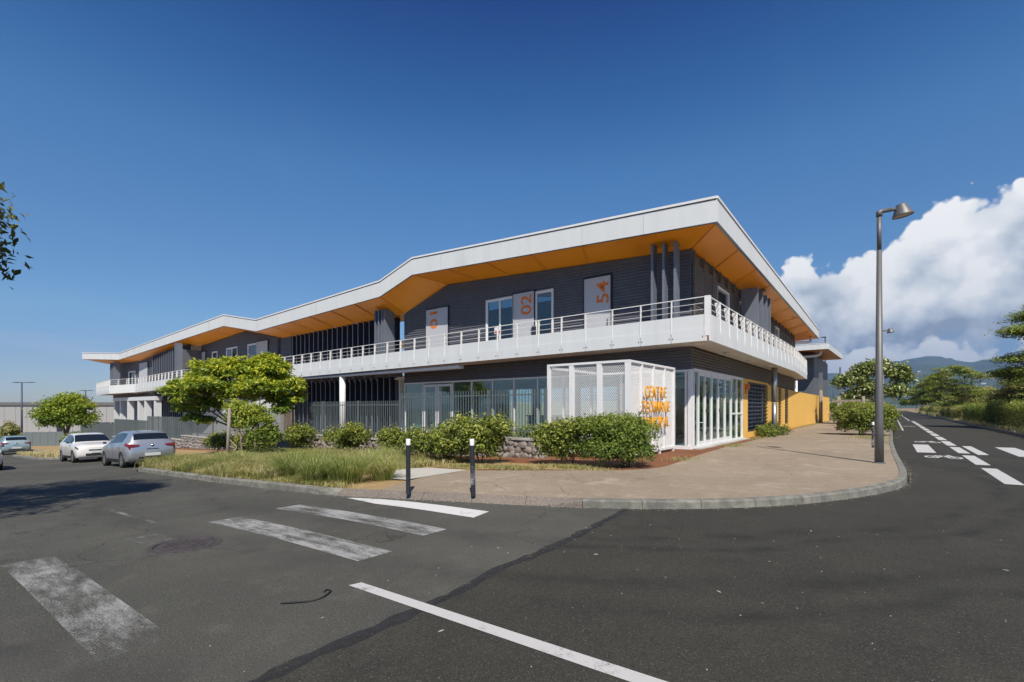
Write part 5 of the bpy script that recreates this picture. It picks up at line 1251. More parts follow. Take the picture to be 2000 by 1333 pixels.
# tree on the near side of the street, mostly out of the picture on the left; its limbs reach over the road
ox, oy = -11.2, -5.2
tree('overhanging_tree', 'dark-limbed tree at the left edge whose leafy limb hangs into the picture', (ox, oy, G(ox) - .1), [(-11.0, -3.2, 7.4, 2.6, 2.4, 1.0), (-13.2, -2.2, 7.0, 2.0, 2.0, .9), (-9.4, -3.6, 7.2, 1.8, 1.6, .8), (-11.65, 0.52, 4.85, .62, .62, .45), (-11.62, 0.56, 4.35, .68, .68, .40), (-11.58, 0.58, 3.95, .60, .60, .30), (-11.80, 0.50, 3.55, .5, .5, .25), (-11.65, 0.52, 4.6, .62, .62, .6), (-11.90, 0.40, 5.25, .6, .6, .35), (-12.6, -1.0, 6.6, 1.6, 1.4, .7), (-11.0, -1.4, 7.6, 1.5, 1.2, .7)], .20, 'left', .13, 900, 24, .14, seed=14, fork=.55, upbias=.3, shell=.35, tint_top=.45, tint_noise=.3, aspect=2.6, droop=.9)
# tree with big leaves on the right-hand pavement
rx_, ry_ = -1.5, 56.0
tree('large_leaved_tree', 'loose tree with large glossy pale-edged leaves behind the nearest lamp post', (rx_, ry_, .02), [(-2.6, 55.5, 4.1, 1.0, 1.0, .6), (-1.9, 56, 5.0, 1.1, 1.0, .75), (-1.0, 56.2, 5.2, 1.0, 1.0, .75), (.4, 56.4, 4.6, .8, .8, .5), (1.0, 56.5, 4.2, .7, .7, .6), (-3.7, 55.4, 3.9, .7, .7, .45), (-1.6, 55.6, 3.2, 1.2, 1.0, .7), (-2.6, 55.6, 2.6, 1.0, 1.0, .6), (.4, 56, 3.0, .8, .8, .7), (.9, 56.2, 5.0, .5, .5, .35)], .12, 'big', .26, 620, 14, .22, seed=15, upbias=.3, shell=.45, tint_top=.45, tint_noise=.45, aspect=1.7, bark='palebark')
# feathery trees on the far side of the right-hand road
def feather(name, label, x, y, h, w, seed, n=420, size=.20, leaf='feather', flat=.28, low=.30, nl=15, lr=(.35, .5)):
    rr = random.Random(seed); lobes = []
    for k in range(nl):
        a = rr.uniform(0, 6.28); q = rr.uniform(.2, 1); z = h * (low + (.98 - low) * (k + rr.random()) / nl); s = 1 - .55 * max(0, (z / h - .6) / .4)
        lobes.append((x + math.cos(a) * w * q * .7 * s, y + math.sin(a) * w * q * .7 * s, z, w * rr.uniform(*lr), w * rr.uniform(*lr), h * rr.uniform(.05, .10)))
    tree(name, label, (x, y, 0), lobes, .10 + h * .006, leaf, size, n, 26, .28, group='trees along the right-hand road', seed=seed, upbias=1.2, shell=.3, tint_top=.55, tint_noise=.3, flat=flat, aspect=2.6, bark='palebark', fork=.55, droop=.5)
feather('feathery_tree', 'tall feathery tree with tiered branches at the right edge of the picture', 10.2, 54.0, 9.6, 4.9, 31, 2800, .20, low=.18, nl=44, lr=(.17, .30))
feather('feathery_tree', 'slim flat-crowned tree with a bare pale trunk behind the clipped hedge', 8.4, 95, 7.4, 3.6, 32, 300, .26)
feather('feathery_tree', 'pale tiered tree just left of the slim bare-trunked one', 7.4, 112, 8.4, 3.8, 33, 300, .28)
feather('feathery_tree', 'dense dark green tree along the right-hand road at mid distance', 8.0, 138, 8.4, 5.5, 34, 420, .36, flat=.6)
feather('feathery_tree', 'dense green tree farther down the right-hand road', 8.2, 175, 8.6, 6.0, 35, 380, .42, flat=.6)
feather('feathery_tree', 'small far tree where the right-hand road vanishes', 7.6, 240, 8.2, 6.5, 36, 320, .5, flat=.6)
feather('feathery_tree', 'olive tree between the flat-crowned tree and the tall feathery one', 12.5, 82, 5.6, 4.2, 37, 360, .28, 'olive', .6)
feather('feathery_tree', 'low olive tree behind the near hedge at the right edge', 13.0, 58, 4.6, 4.2, 38, 380, .22, 'olive', .6)
feather('feathery_tree', 'low olive tree behind the far end of the clipped hedge', 11.0, 106, 4.8, 4.6, 39, 320, .3, 'olive', .6)
for i, (x, y, h, w, lab) in enumerate(((11.5, 52, 3.2, 2.6, 'green thicket behind the nearer clipped hedge'), (11.0, 66, 3.0, 2.6, 'yellowish thicket behind the second clipped hedge'), (10.5, 84, 3.6, 3.0, 'leafy thicket at the foot of the slim flat-crowned tree'), (10.0, 104, 4.2, 3.4, 'dark thicket behind the sparse hedge'), (10.5, 128, 5.0, 4.4, 'dense thicket before the mid-distance trees'))):
    feather('thicket', lab, x, y, h, w, 140 + i, 700, .16 + .03 * i, ('feather', 'olive', 'olive', 'feather', 'feather')[i], .7, low=.2)
# hedges on the right
def hedge(label, x0, x1, y0, y1, h, seed, leaf='olive', n=900, size=.085, cr=.14):
    t = empty('hedge', ((x0 + x1) / 2, (y0 + y1) / 2, 0)); tag(t, label, 'hedge', 'hedges along the right-hand road'); rng = np.random.default_rng(seed)
    c = np.stack([rng.uniform(x0, x1, n), rng.uniform(y0, y1, n), h * rng.random(n) ** .55], 1)
    k = rng.random(n); c[:, 0] = np.where(k < .5, x0 + .25 * rng.random(n), c[:, 0]); c[:, 2] = np.where(k > .7, h * (1 + .05 * rng.normal(size=n)), c[:, 2]); c[:, 2] += .08 * np.sin(c[:, 1] * 1.3)
    pos = np.repeat(c, 16, 0) + rng.normal(size=(n * 16, 3)) * cr; pos = pos[pos[:, 2] > .02]; nr = rng.normal(size=pos.shape) * .7; nr[:, 2] += .7; nr[:, 0] -= .4
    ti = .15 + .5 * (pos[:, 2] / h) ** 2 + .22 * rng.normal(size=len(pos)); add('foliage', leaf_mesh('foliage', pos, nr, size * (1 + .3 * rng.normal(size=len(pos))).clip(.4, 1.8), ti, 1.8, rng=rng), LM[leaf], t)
    m = MB(); rr = random.Random(seed)
    for i in range(int((y1 - y0) * 1.6)):
        x, y = rr.uniform(x0 + .1, x1 - .2), rr.uniform(y0, y1); m.tube([(x, y, -.1), (x + rr.uniform(-.2, .2), y + rr.uniform(-.3, .3), h * .8)], [.02, .008], 4)
    obj('stems', m, MT['palebark'], t, True)
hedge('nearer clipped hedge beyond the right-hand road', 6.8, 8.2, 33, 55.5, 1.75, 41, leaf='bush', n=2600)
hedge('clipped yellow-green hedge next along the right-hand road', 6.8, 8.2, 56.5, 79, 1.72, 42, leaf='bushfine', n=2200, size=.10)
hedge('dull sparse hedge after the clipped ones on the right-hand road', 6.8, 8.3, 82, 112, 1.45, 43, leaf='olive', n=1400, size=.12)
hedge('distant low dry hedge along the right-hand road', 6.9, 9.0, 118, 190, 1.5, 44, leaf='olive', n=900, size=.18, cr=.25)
# shrubs round the corner of the building and along the stone wall
rr = random.Random(5)
bush('clipped_bush', 'dense clipped rounded bush in front of the white mesh enclosure', (-5.65, 12.1, .03), [(-5.72, 12.1, .70, .74, .72, .64), (-6.25, 11.75, .42, .55, .6, .42), (-5.45, 12.3, .95, .60, .6, .38), (-5.5, 12.1, .42, .62, .6, .42), (-6.25, 11.8, 1.0, .55, .55, .36), (-5.8, 11.7, .4, .6, .5, .4), (-5.85, 12.0, 1.05, .7, .6, .34)], 'bushfine', .062, 1250, 26, .07, 51, shell=.62, tint_top=.55)
bush('open_bush', 'open broad-leaved bush left of the clipped one before the mesh enclosure', (-7.15, 11.75, .02), [(-7.35, 11.7, .85, .62, .5, .38), (-6.85, 11.9, 1.0, .5, .5, .30), (-7.75, 11.6, .7, .45, .45, .35), (-7.1, 11.8, .45, .5, .45, .3), (-7.6, 11.65, .35, .42, .4, .26)], 'bush', .095, 460, 16, .085, 52, shell=.45, tint_top=.55, tint_noise=.35)
def wallbush(label, x, y, w, h, seed, n=260, leaf='bush', size=.095, d=.55):
    w *= 1.2; h *= 1.15; n = int(n * 1.35); z = G(x) + .02; lobes = [(x + rr.uniform(-.6, .6) * w, y + rr.uniform(-.2, .2), z + h * rr.uniform(.4, .72), w * .5, d, h * .36) for _ in range(5)] + [(x, y, z + h * .3, w * .7, d * .9, h * .3)]
    bush('leafy_shrub', label, (x, y, z), lobes, leaf, size, n, 16, .085, seed, group='leafy shrubs along the stone wall', shell=.4, tint_top=.55, tint_noise=.33)
wallbush('leafy shrub right behind the scratched bollard, largest along the stone wall', -9.9, 11.0, .95, 1.22, 61, 360)
wallbush('leafy shrub between the two bollards, joined to the largest one', -11.3, 11.0, .85, 1.05, 62, 300)
wallbush('low shrub behind the clean bollard', -13.2, 11.5, .8, .95, 63, 220)
wallbush('narrow shrub on the stone wall left of the clean bollard', -15.3, 12.1, .6, 1.0, 64, 180)
wallbush('rounded shrub hiding the stone wall above the tallest grass', -18.4, 12.0, .9, 1.25, 65, 300)
wallbush('spreading shrub on the stone wall right of the broad tree', -22.3, 12.0, .8, 1.15, 66, 240)
wallbush('dark low shrub under the right side of the broad tree', -24.0, 10.6, 1.3, 1.0, 67, 360)
wallbush('dark low shrub under the left side of the broad tree, near the silver car', -30.2, 11.3, 1.4, 1.05, 68, 300)
wallbush('shrub at the foot of the rounded tree on the far verge', -49.0, 8.4, 1.9, 1.25, 69, 300, size=.13)
wallbush('leafy shrub at the left edge beyond the pale blue car', -62.0, 6.2, 1.5, 2.2, 70, 260, 'left', .16)
for i, (x, y, w) in enumerate(((-13.8, 16.8, .5), (-12.0, 16.2, .55), (-17.6, 16.6, .5), (-19.6, 16.2, .5), (-24.8, 16.2, .9), (-28.5, 16.2, .9))):
    wallbush(['small leafy plant behind the fence near the mesh enclosure', 'bright small plant behind the fence beside the mesh enclosure', 'small plant behind the fence before the glass doors, right one', 'small plant behind the fence before the glass doors, left one', 'wispy plant behind the fence right of the white column', 'wispy plant behind the fence left of the white column'][i], x, y, w, .85, 80 + i, 110, 'bushfine' if i < 4 else 'tuft', .10)
bush('low_shrub', 'low spreading grey-green shrub by the round steel column', (-5.35, 30.6, .03), [(-5.5, 30.2, .3, .5, 1.2, .28), (-5.0, 31.6, .25, .4, 1.2, .22), (-5.6, 32.5, .45, .35, .8, .4), (-5.2, 29.2, .2, .4, .8, .2)], 'bush', .10, 240, 16, .1, 90)
bush('dense_bush', 'big dense bush on the pavement behind the nearest street lamp', (-1.4, 34.3, .03), [(-1.75, 34.0, 1.15, .95, 1.0, .65), (-1.0, 34.4, 1.2, .9, 1.0, .65), (-.35, 34.8, 1.1, .65, .9, .62), (-1.5, 34.2, .55, 1.0, .9, .5), (-.6, 34.4, .55, .8, .8, .5)], 'bush', .09, 1300, 22, .10, 91, shell=.6, tint_top=.5, stems=10)
bush('round_bush', 'round bush by the kerb just right of the lamp post', (-.45, 44.5, .03), [(-.4, 44.3, 1.0, .75, 1.2, .85), (-.6, 45, .6, .7, 1.2, .6)], 'bush', .11, 240, 20, .12, 92, shell=.6)
bush('leafy_thicket', 'pale green thicket past the end of the ochre wall', (-5.0, 88, .0), [(-6.2, 86, 1.6, 1.2, 1.4, 1.1), (-4.4, 88, 1.9, 1.2, 1.4, 1.1), (-3.2, 92, 2.2, 1.2, 1.6, 1.2), (-5.6, 90, 2.6, 1.2, 1.4, .9)], 'yellowgreen', .26, 260, 16, .25, 93, stems=8)
# ------------------------------------------------ grasses
def blades(name, label, pts, h, w, lean, tint, leaf, rng, cat='grass', kind='stuff', parent=None):
    """curved three-part blades at the given roots"""
    n = len(pts); h = np.asarray(h) * np.ones(n); a = rng.uniform(0, 2 * np.pi, n); dx = np.stack([np.cos(a), np.sin(a), np.zeros(n)], 1); side = np.stack([-np.sin(a), np.cos(a), np.zeros(n)], 1)
    ln = (lean * (.4 + rng.random(n)))[:, None] * h[:, None]; up = np.array([0, 0, 1.0]); W_ = w * (.7 + .6 * rng.random(n))[:, None]
    p0 = pts; p1 = pts + up * (h * .55)[:, None] + dx * ln * .30; p2 = pts + up * (h * (.95 - .25 * lean))[:, None] + dx * ln
    v = np.stack([p0 - side * W_, p0 + side * W_, p1 + side * W_ * .8, p1 - side * W_ * .8, p2], 1); idx = np.arange(n)[:, None] * 5
    tr = np.concatenate([idx + np.array([[0, 1, 2]]), idx + np.array([[0, 2, 3]]), idx + np.array([[3, 2, 4]])], 1).reshape(-1, 3)
    me = bpy.data.meshes.new(name); me.vertices.add(n * 5); me.vertices.foreach_set('co', v.reshape(-1)); me.loops.add(len(tr) * 3); me.loops.foreach_set('vertex_index', tr.reshape(-1).astype(np.int32)); me.polygons.add(len(tr)); me.polygons.foreach_set('loop_start', np.arange(0, len(tr) * 3, 3, dtype=np.int32)); me.update(calc_edges=True)
    at = me.attributes.new('tint', 'FLOAT', 'POINT'); at.data.foreach_set('value', np.repeat(np.clip(tint, 0, 1), 5).astype(np.float32))
    o = add(name, me, LM[leaf], parent)
    if parent is None: tag(o, label, cat, None, kind)
    return o
rng = np.random.default_rng(77)
def inside_verge(n, x0, x1):
    """roots over the verge: denser clumps, thin at the kerb"""
    x = rng.uniform(x0, x1, n); kx = np.array([p[0] for p in KI if p[0] < -7.6])[::-1]; ky = np.array([p[1] for p in KI if p[0] < -7.6])[::-1]
    lo = np.interp(x, kx, ky) + .03; y = lo + (12.6 - lo) * rng.random(n) ** 1.25
    return x, y
def vnoise(x, y, s, o=0): return np.array([mnoise.noise(Vector((a * s, b * s, o))) for a, b in zip(x, y)])
x, y = inside_verge(52000, -22.9, -8.8); k = ~((x > -11.6) & (y > 6.6 + 0 * x) & (x > -10.6 - .0 * y)); k &= ~((x > -9.3) & (y > 5.9)); k &= ~((x > -20.0) & (y > 11.6)); x, y = x[k], y[k]
nz_ = vnoise(x, y, .55); k = nz_ + .35 * rng.random(len(x)) > -.12; x, y, nz_ = x[k], y[k], nz_[k]
edge = np.clip((y - 5.35) / 1.3, 0, 1)
hh = (.15 + .24 * edge) * np.where(x > -13.5, .6, 1.0) * (.7 + .6 * rng.random(len(x))) * (1 + .5 * nz_)
blades('dry_grass', 'dry straw-coloured grass over the verge beside the silver car', np.stack([x, y, zrv(x) + .01], 1), hh, .0075, 1.15, .54 - .75 * nz_ + .22 * rng.normal(size=len(x)) - .12 * edge, 'grass', rng)
# tussocks standing out of the dry grass
cx_, cy_ = inside_verge(300, -22.6, -11.5); k = (cy_ < 11.4); cx_, cy_ = cx_[k], cy_[k]; P_ = []; H_ = []; T_ = []
for a, b in zip(cx_, cy_):
    n = 55; q = rng.normal(size=(n, 2)) * .10; P_.append(np.stack([a + q[:, 0], b + q[:, 1], zrv(a + q[:, 0]) + .01], 1)); H_.append(rng.uniform(.25, .55) * (.6 + .6 * rng.random(n))); T_.append(rng.uniform(0, .75) + .2 * rng.normal(size=n))
blades('tussock_grass', 'uneven green and straw tussocks standing out of the verge grass', np.concatenate(P_), np.concatenate(H_), .006, .95, np.concatenate(T_), 'grass', rng)
# low dry fringe on the far verge and scraps beside the pavement
x, y = inside_verge(9000, -48.3, -37.3); k = y < 10.5; x, y = x[k], y[k]
blades('dry_grass', 'dry straw grass on the far verge by the white car', np.stack([x, y, zrv(x) + .01], 1), .30 * (.6 + .7 * rng.random(len(x))), .012, .7, .75 + .2 * rng.normal(size=len(x)), 'grass', rng)
sc = []
for cx, cy, rx2, ry2, n in ((-5.25, 27.5, .35, 2.2, 500), (-5.1, 21.3, .35, .9, 420), (-4.9, 14.6, .3, .6, 260), (-8.0, 10.1, .9, .35, 1200), (-9.4, 9.9, .8, .3, 900), (-6.6, 10.9, .9, .3, 1000), (-5.7, 48, .35, 8, 1200), (-5.7, 62, .4, 6, 900), (-.9, 31.2, .7, 1.8, 900), (-.4, 27.6, .3, 2.5, 300)):
    a = rng.normal(size=(n, 2)) * .6; sc.append(np.stack([cx + a[:, 0] * rx2, cy + a[:, 1] * ry2, zrv(cx + a[:, 0] * rx2) + .03], 1))
sc = np.concatenate(sc); blades('sparse_grass', 'thin scraps of grass along the edge of the soil bed', sc, .10 * (.5 + rng.random(len(sc))), .005, .8, .35 + .3 * rng.normal(size=len(sc)), 'grass', rng)
x = rng.uniform(6.3, 7.6, 9000); y = 30 + 170 * rng.random(9000) ** 1.5; blades('dry_grass', 'dry grass at the foot of the hedges along the right-hand road', np.stack([x, y, 0 * x], 1), .30 * (.5 + rng.random(9000)) * (1 + (y > 112) * 1.6), .02, .7, .6 + .25 * rng.normal(size=9000), 'grass', rng)
# clumps of tall ornamental grass, each a plant of its own
def tuft(label, cx, cy, r, h, n, seed, t0=.35):
    g = np.random.default_rng(seed); z = G(cx); t = empty('grass_clump', (cx, cy, z)); tag(t, label, 'grass', 'tall grass clumps on the verge')
    a = g.normal(size=(n, 2)) * r * .24; pts = np.stack([cx + a[:, 0], cy + a[:, 1], np.full(n, z + .005)], 1)
    hgt = h * (.55 + .55 * g.random(n)); aa = np.arctan2(a[:, 1], a[:, 0]) + g.normal(size=n) * .8; ln = .35 + 1.15 * g.random(n) ** 1.3
    up = np.array([0, 0, 1.0]); dx = np.stack([np.cos(aa), np.sin(aa), 0 * aa], 1); sd = np.stack([-np.sin(aa), np.cos(aa), 0 * aa], 1); W_ = .0055
    p1 = pts + up * (hgt * .5)[:, None] + dx * (hgt * ln * .22)[:, None]; p2 = pts + up * (hgt * .85)[:, None] + dx * (hgt * ln * .6)[:, None]; p3 = pts + up * (hgt * (1.0 - .34 * ln))[:, None] + dx * (hgt * ln * 1.05)[:, None]
    v = np.stack([pts - sd * W_, pts + sd * W_, p1 + sd * W_, p1 - sd * W_, p2 + sd * W_ * .7, p2 - sd * W_ * .7, p3], 1); i = np.arange(n)[:, None] * 7
    f = np.concatenate([i + np.array([[0, 1, 2]]), i + np.array([[0, 2, 3]]), i + np.array([[3, 2, 4]]), i + np.array([[3, 4, 5]]), i + np.array([[5, 4, 6]])], 1).reshape(-1, 3)
    me = bpy.data.meshes.new('blades'); me.vertices.add(n * 7); me.vertices.foreach_set('co', v.reshape(-1)); me.loops.add(len(f) * 3); me.loops.foreach_set('vertex_index', f.reshape(-1).astype(np.int32)); me.polygons.add(len(f)); me.polygons.foreach_set('loop_start', np.arange(0, len(f) * 3, 3, dtype=np.int32)); me.update(calc_edges=True)
    at = me.attributes.new('tint', 'FLOAT', 'POINT'); at.data.foreach_set('value', np.repeat(np.clip(t0 + .34 * g.normal(size=n), 0, 1), 7).astype(np.float32)); add('blades', me, LM['tuft'], t)
tuft('tall green grass clump nearest the crossing, left of the clean bollard', -9.6, 6.25, .55, 0.69, 675, 1)
tuft('tall grass clump by the pale slab', -9.35, 7.0, .5, 0.63, 495, 2, .55)
tuft('green grass clump nearest the kerb', -10.35, 5.95, .42, 0.67, 495, 3, .25)
tuft('tall grass clump left of the greying tussock', -12.0, 6.25, .55, 0.76, 675, 4)
tuft('grass clump against the stones behind the nearest clumps', -11.3, 8.0, .7, 0.67, 540, 5, .6)
tuft('bleached grey tussock between two green clumps', -11.0, 6.5, .45, 0.52, 405, 6, .98)
tuft('spreading grass clump at the middle of the verge', -14.0, 8.2, .8, 0.59, 540, 7, .5)
tuft('grass clump below the staked young tree', -18.2, 7.6, .9, 0.55, 540, 8, .5)
tuft('grass clump right of the silver car', -20.6, 8.2, .9, 0.50, 495, 9, .55)
tuft('grass clump by the stone wall behind the clean bollard', -12.6, 9.6, .8, 0.63, 495, 10, .55)
# ------------------------------------------------------------------ cars
def paint(name, col, metal=0.0, rough=.28): return mat(name, col, rough, metal=metal, coat=.7, spec=.5)
MT['carwhite'] = paint('white_car_paint', (.72, .70, .66)); MT['carsilver'] = paint('silver_car_paint', (.46, .48, .51), .65, .34); MT['carblue'] = paint('pale_blue_car_paint', (.34, .44, .48), .35, .35)
MT['carglass'] = mat('car_glass', (.012, .016, .02), .06, spec=.8); MT['tyre'] = mat('tyre', (.02, .02, .02), .85); MT['rim'] = mat('alloy', (.45, .45, .46), .35, metal=.8)
MT['redlens'] = mat('red_lens', (.20, .010, .014), .15, spec=.7); MT['clearlens'] = mat('headlamp', (.10, .105, .11), .08, spec=.9); MT['trim'] = mat('black_trim', (.022, .022, .023), .6); MT['plate'] = mat('number_plate', (.62, .62, .60), .5); MT['amber'] = mat('amber_lens', (.6, .16, .02), .2)
MT['chrome'] = mat('chrome', (.6, .6, .62), .15, metal=1.0)
def car(label, loc, rz, pitch, paintm, rear='upright', scale=1.0):
    t = empty('car', loc, rz); t.rotation_euler = (0, pitch, rz); tag(t, label, 'car', 'parked cars')
    xs = [2.02, 1.99, 1.92, 1.80, 1.60, 1.35, 1.08, .95, .70, .45, .20, -.1, -.5, -.9, -1.25, -1.45, -1.60, -1.72, -1.80, -1.87, -1.93, -1.98, -2.01]
    zt = [.72, .78, .83, .865, .895, .935, .975, 1.03, 1.19, 1.33, 1.405, 1.445, 1.46, 1.445, 1.42, 1.405, 1.375, 1.30, 1.18, 1.06, .98, .92, .74]
    wd = [.64, .72, .78, .82, .83, .85, .855, .855, .86, .86, .86, .86, .86, .86, .86, .855, .852, .845, .835, .82, .80, .77, .70]
    zb = [.30, .26, .22, .20, .19, .18, .18, .18, .18, .18, .18, .18, .18, .18, .18, .18, .19, .20, .22, .24, .26, .28, .34]
    bl = [.60, .66, .72, .77, .82, .86, .89, .90, .905, .91, .915, .92, .93, .945, .96, .97, .975, .97, .965, .95, .92, .87, .66]
    wr = [.40, .48, .56, .62, .66, .68, .68, .68, .64, .60, .58, .57, .565, .56, .555, .55, .56, .58, .60, .62, .63, .63, .58]
    # denser, smoothed stations
    X = np.linspace(2.02, -2.01, 84); f = lambda a: np.interp(-X, [-v for v in xs], a)
    def sm(a): a = a.copy(); a[1:-1] = .25 * a[:-2] + .5 * a[1:-1] + .25 * a[2:]; return a
    Z, Wd, Zb, Bl, Wr = [sm(sm(f(a))) for a in (zt, wd, zb, bl, wr)]
    def sec(i):
        z, w, b, l, r = Z[i], Wd[i], Zb[i], Bl[i], Wr[i]; l = min(l, z - .03)
        return np.array([(0, b), (w * .80, b), (w * .94, b + .05), (w * .985, b + (l - b) * .28), (w, b + (l - b) * .52), (w * .992, b + (l - b) * .74), (w * .97, l - .035), (w * .945, l), (r + (w * .945 - r) * .48, l + (z - .045 - l) * .52), (r + .015, z - .05), (r * .93, z - .018), (r * .6, z - .003), (0, z)])
    S = np.array([sec(i) for i in range(len(X))]); NS = S.shape[1]
    m = MB(); ids = {}
    for i in range(len(X)):
        for j in range(NS):
            ids[i, j, 1] = len(m.v); m.v.append((X[i], S[i, j, 0], S[i, j, 1]))
            if 0 < j < NS - 1: ids[i, j, -1] = len(m.v); m.v.append((X[i], -S[i, j, 0], S[i, j, 1]))
            else: ids[i, j, -1] = ids[i, j, 1]
    for i in range(len(X) - 1):
        for j in range(NS - 1):
            a = [ids[i, j, 1], ids[i + 1, j, 1], ids[i + 1, j + 1, 1], ids[i, j + 1, 1]]; m.f.append(tuple(a))
            b = [ids[i, j, -1], ids[i, j + 1, -1], ids[i + 1, j + 1, -1], ids[i + 1, j, -1]]; m.f.append(tuple(b))
    for i, rv in ((0, 1), (len(X) - 1, -1)):
        ring = [ids[i, j, 1] for j in range(NS)] + [ids[i, j, -1] for j in range(NS - 2, 0, -1)]
        m.f.append(tuple(ring if rv > 0 else ring[::-1]))
    me = m.mesh('body'); bm = bmesh.new(); bm.from_mesh(me); bmesh.ops.recalc_face_normals(bm, faces=bm.faces[:]); bm.to_mesh(me); bm.free()
    tmp = bpy.data.objects.new('tmp', me); COL.objects.link(tmp); cutters = []
    for wx in (1.25, -1.27):
        c = MB(); c.tube([(wx, -1.2, .30), (wx, 1.2, .30)], .345, 28); cm = c.mesh('c'); bm = bmesh.new(); bm.from_mesh(cm); bmesh.ops.recalc_face_normals(bm, faces=bm.faces[:]); bm.to_mesh(cm); bm.free()
        co = bpy.data.objects.new('c', cm); COL.objects.link(co); cutters.append(co); md = tmp.modifiers.new('b', 'BOOLEAN'); md.operation = 'DIFFERENCE'; md.solver = 'EXACT'; md.object = co
    dg = bpy.context.evaluated_depsgraph_get(); dg.update(); bme = bpy.data.meshes.new_from_object(tmp.evaluated_get(dg))
    for o in cutters + [tmp]: bpy.data.objects.remove(o)
    bme.materials.clear(); body = add('body', bme, MT[paintm], t, local=True)
    for p in bme.polygons: p.use_smooth = True
    bme.set_sharp_from_angle(angle=math.radians(38))
    def P(x, j):
        u = np.interp(-x, -X, np.arange(len(X))); i = int(min(u, len(X) - 2)); a = u - i; j0 = int(min(j, NS - 2)); b = j - j0
        q = (1 - a) * ((1 - b) * S[i, j0] + b * S[i, j0 + 1]) + a * ((1 - b) * S[i + 1, j0] + b * S[i + 1, j0 + 1]); return Vector((x, q[0], q[1]))
    def patch(name, x0, x1, j0f, j1f, m_, sides=(1, -1), off=.008, nx=12, nj=8, parent=None):
        for s in sides:
            mb = MB(); n0 = 0; grid = []
            for a in range(nx + 1):
                x = x0 + (x1 - x0) * a / nx; ja, jb = j0f(x), j1f(x)
                for b in range(nj + 1):
                    j = ja + (jb - ja) * b / nj; p = P(x, j); dx = P(x - .01, j) - P(x + .01, j); dj = P(x, min(j + .05, NS - 1.001)) - P(x, max(j - .05, 0)); n = dx.cross(dj)
                    if n.length > 1e-9: n.normalize()
                    if n.y < -.2 or (abs(n.y) <= .2 and n.z < 0): n = -n
                    p = p + n * off; mb.v.append((p.x, p.y * s, p.z))
            for a in range(nx):
                for b in range(nj): k = a * (nj + 1) + b; mb.f.append((k, k + 1, k + nj + 2, k + nj + 1))
            obj(name, mb, MT[m_], parent or t, True, local=True)
    C = lambda v: (lambda x: v)
    patch('side_window', .78, -.12, C(7.25), C(8.82), 'carglass'); patch('side_window', -.20, -1.18, C(7.25), C(8.82), 'carglass')
    for gx in (.86, -.16, -1.12): patch('door_gap', gx, gx - .014, C(2.3), C(7.1), 'trim', off=.003, nx=1)
    patch('windscreen', .98, .36, C(9.15), C(12.0), 'carglass', nx=8)
    patch('rear_window', -1.66, -1.85, C(9.75), C(12.0), 'carglass', nx=8)
    patch('headlight', 1.93, 1.62, C(5.55), C(6.9), 'clearlens', nx=6)
    patch('tail_light', -1.70, -1.98, C(5.5), C(6.9), 'redlens', nx=6)
    def box(name, x0, x1, y0, y1, z0, z1, m_, parent=t): mb = MB(); mb.box(x0, x1, y0, y1, z0, z1); return obj(name, mb, MT[m_], parent, local=True)
    box('front_grille', 2.0, 2.035, -.36, .36, .58, .63, 'trim'); box('air_intake', 1.98, 2.03, -.48, .48, .32, .44, 'trim'); box('number_plate', 2.03, 2.045, -.26, .26, .46, .56, 'plate')
    box('number_plate', -2.03, -2.012, -.26, .26, .45, .56, 'plate'); box('rear_bumper_trim', -2.02, -1.98, -.46, .46, .345, .42, 'trim'); box('tailgate_handle', -2.015, -1.985, -.2, .2, .70, .73, 'trim')
    mb = MB(); mb.tube([(-1.985, 0, .86), (-1.999, 0, .86)], .05, 14); obj('badge', mb, MT['chrome'], t, True, local=True)
    for s in (1, -1):
        mb = MB(); mb.hexa([(-2.012, s * .50, .83), (-1.97, s * .50, .83), (-1.95, s * .77, .80), (-1.99, s * .75, .80)], [(-2.0, s * .42, .885), (-1.95, s * .42, .90), (-1.93, s * .77, .93), (-1.975, s * .75, .92)]); obj('tail_light', mb, MT['redlens'], t, local=True)
        mb = MB(); mb.hexa([(.70, s * .86, .94), (.80, s * .86, .94), (.80, s * .97, .95), (.72, s * .97, .95)], [(.70, s * .88, 1.03), (.77, s * .88, 1.03), (.77, s * .965, 1.035), (.72, s * .965, 1.035)]); obj('wing_mirror', mb, MT['trim'], t, local=True)
        patch('sill_trim', .85, -.85, C(1.9), C(2.7), 'trim', (s,), .006)
        for x in (-.05, -.95): mb = MB(); mb.box(x - .08, x + .08, s * .865, s * .885, .80, .83); obj('door_handle', mb, MT[paintm], t, local=True)
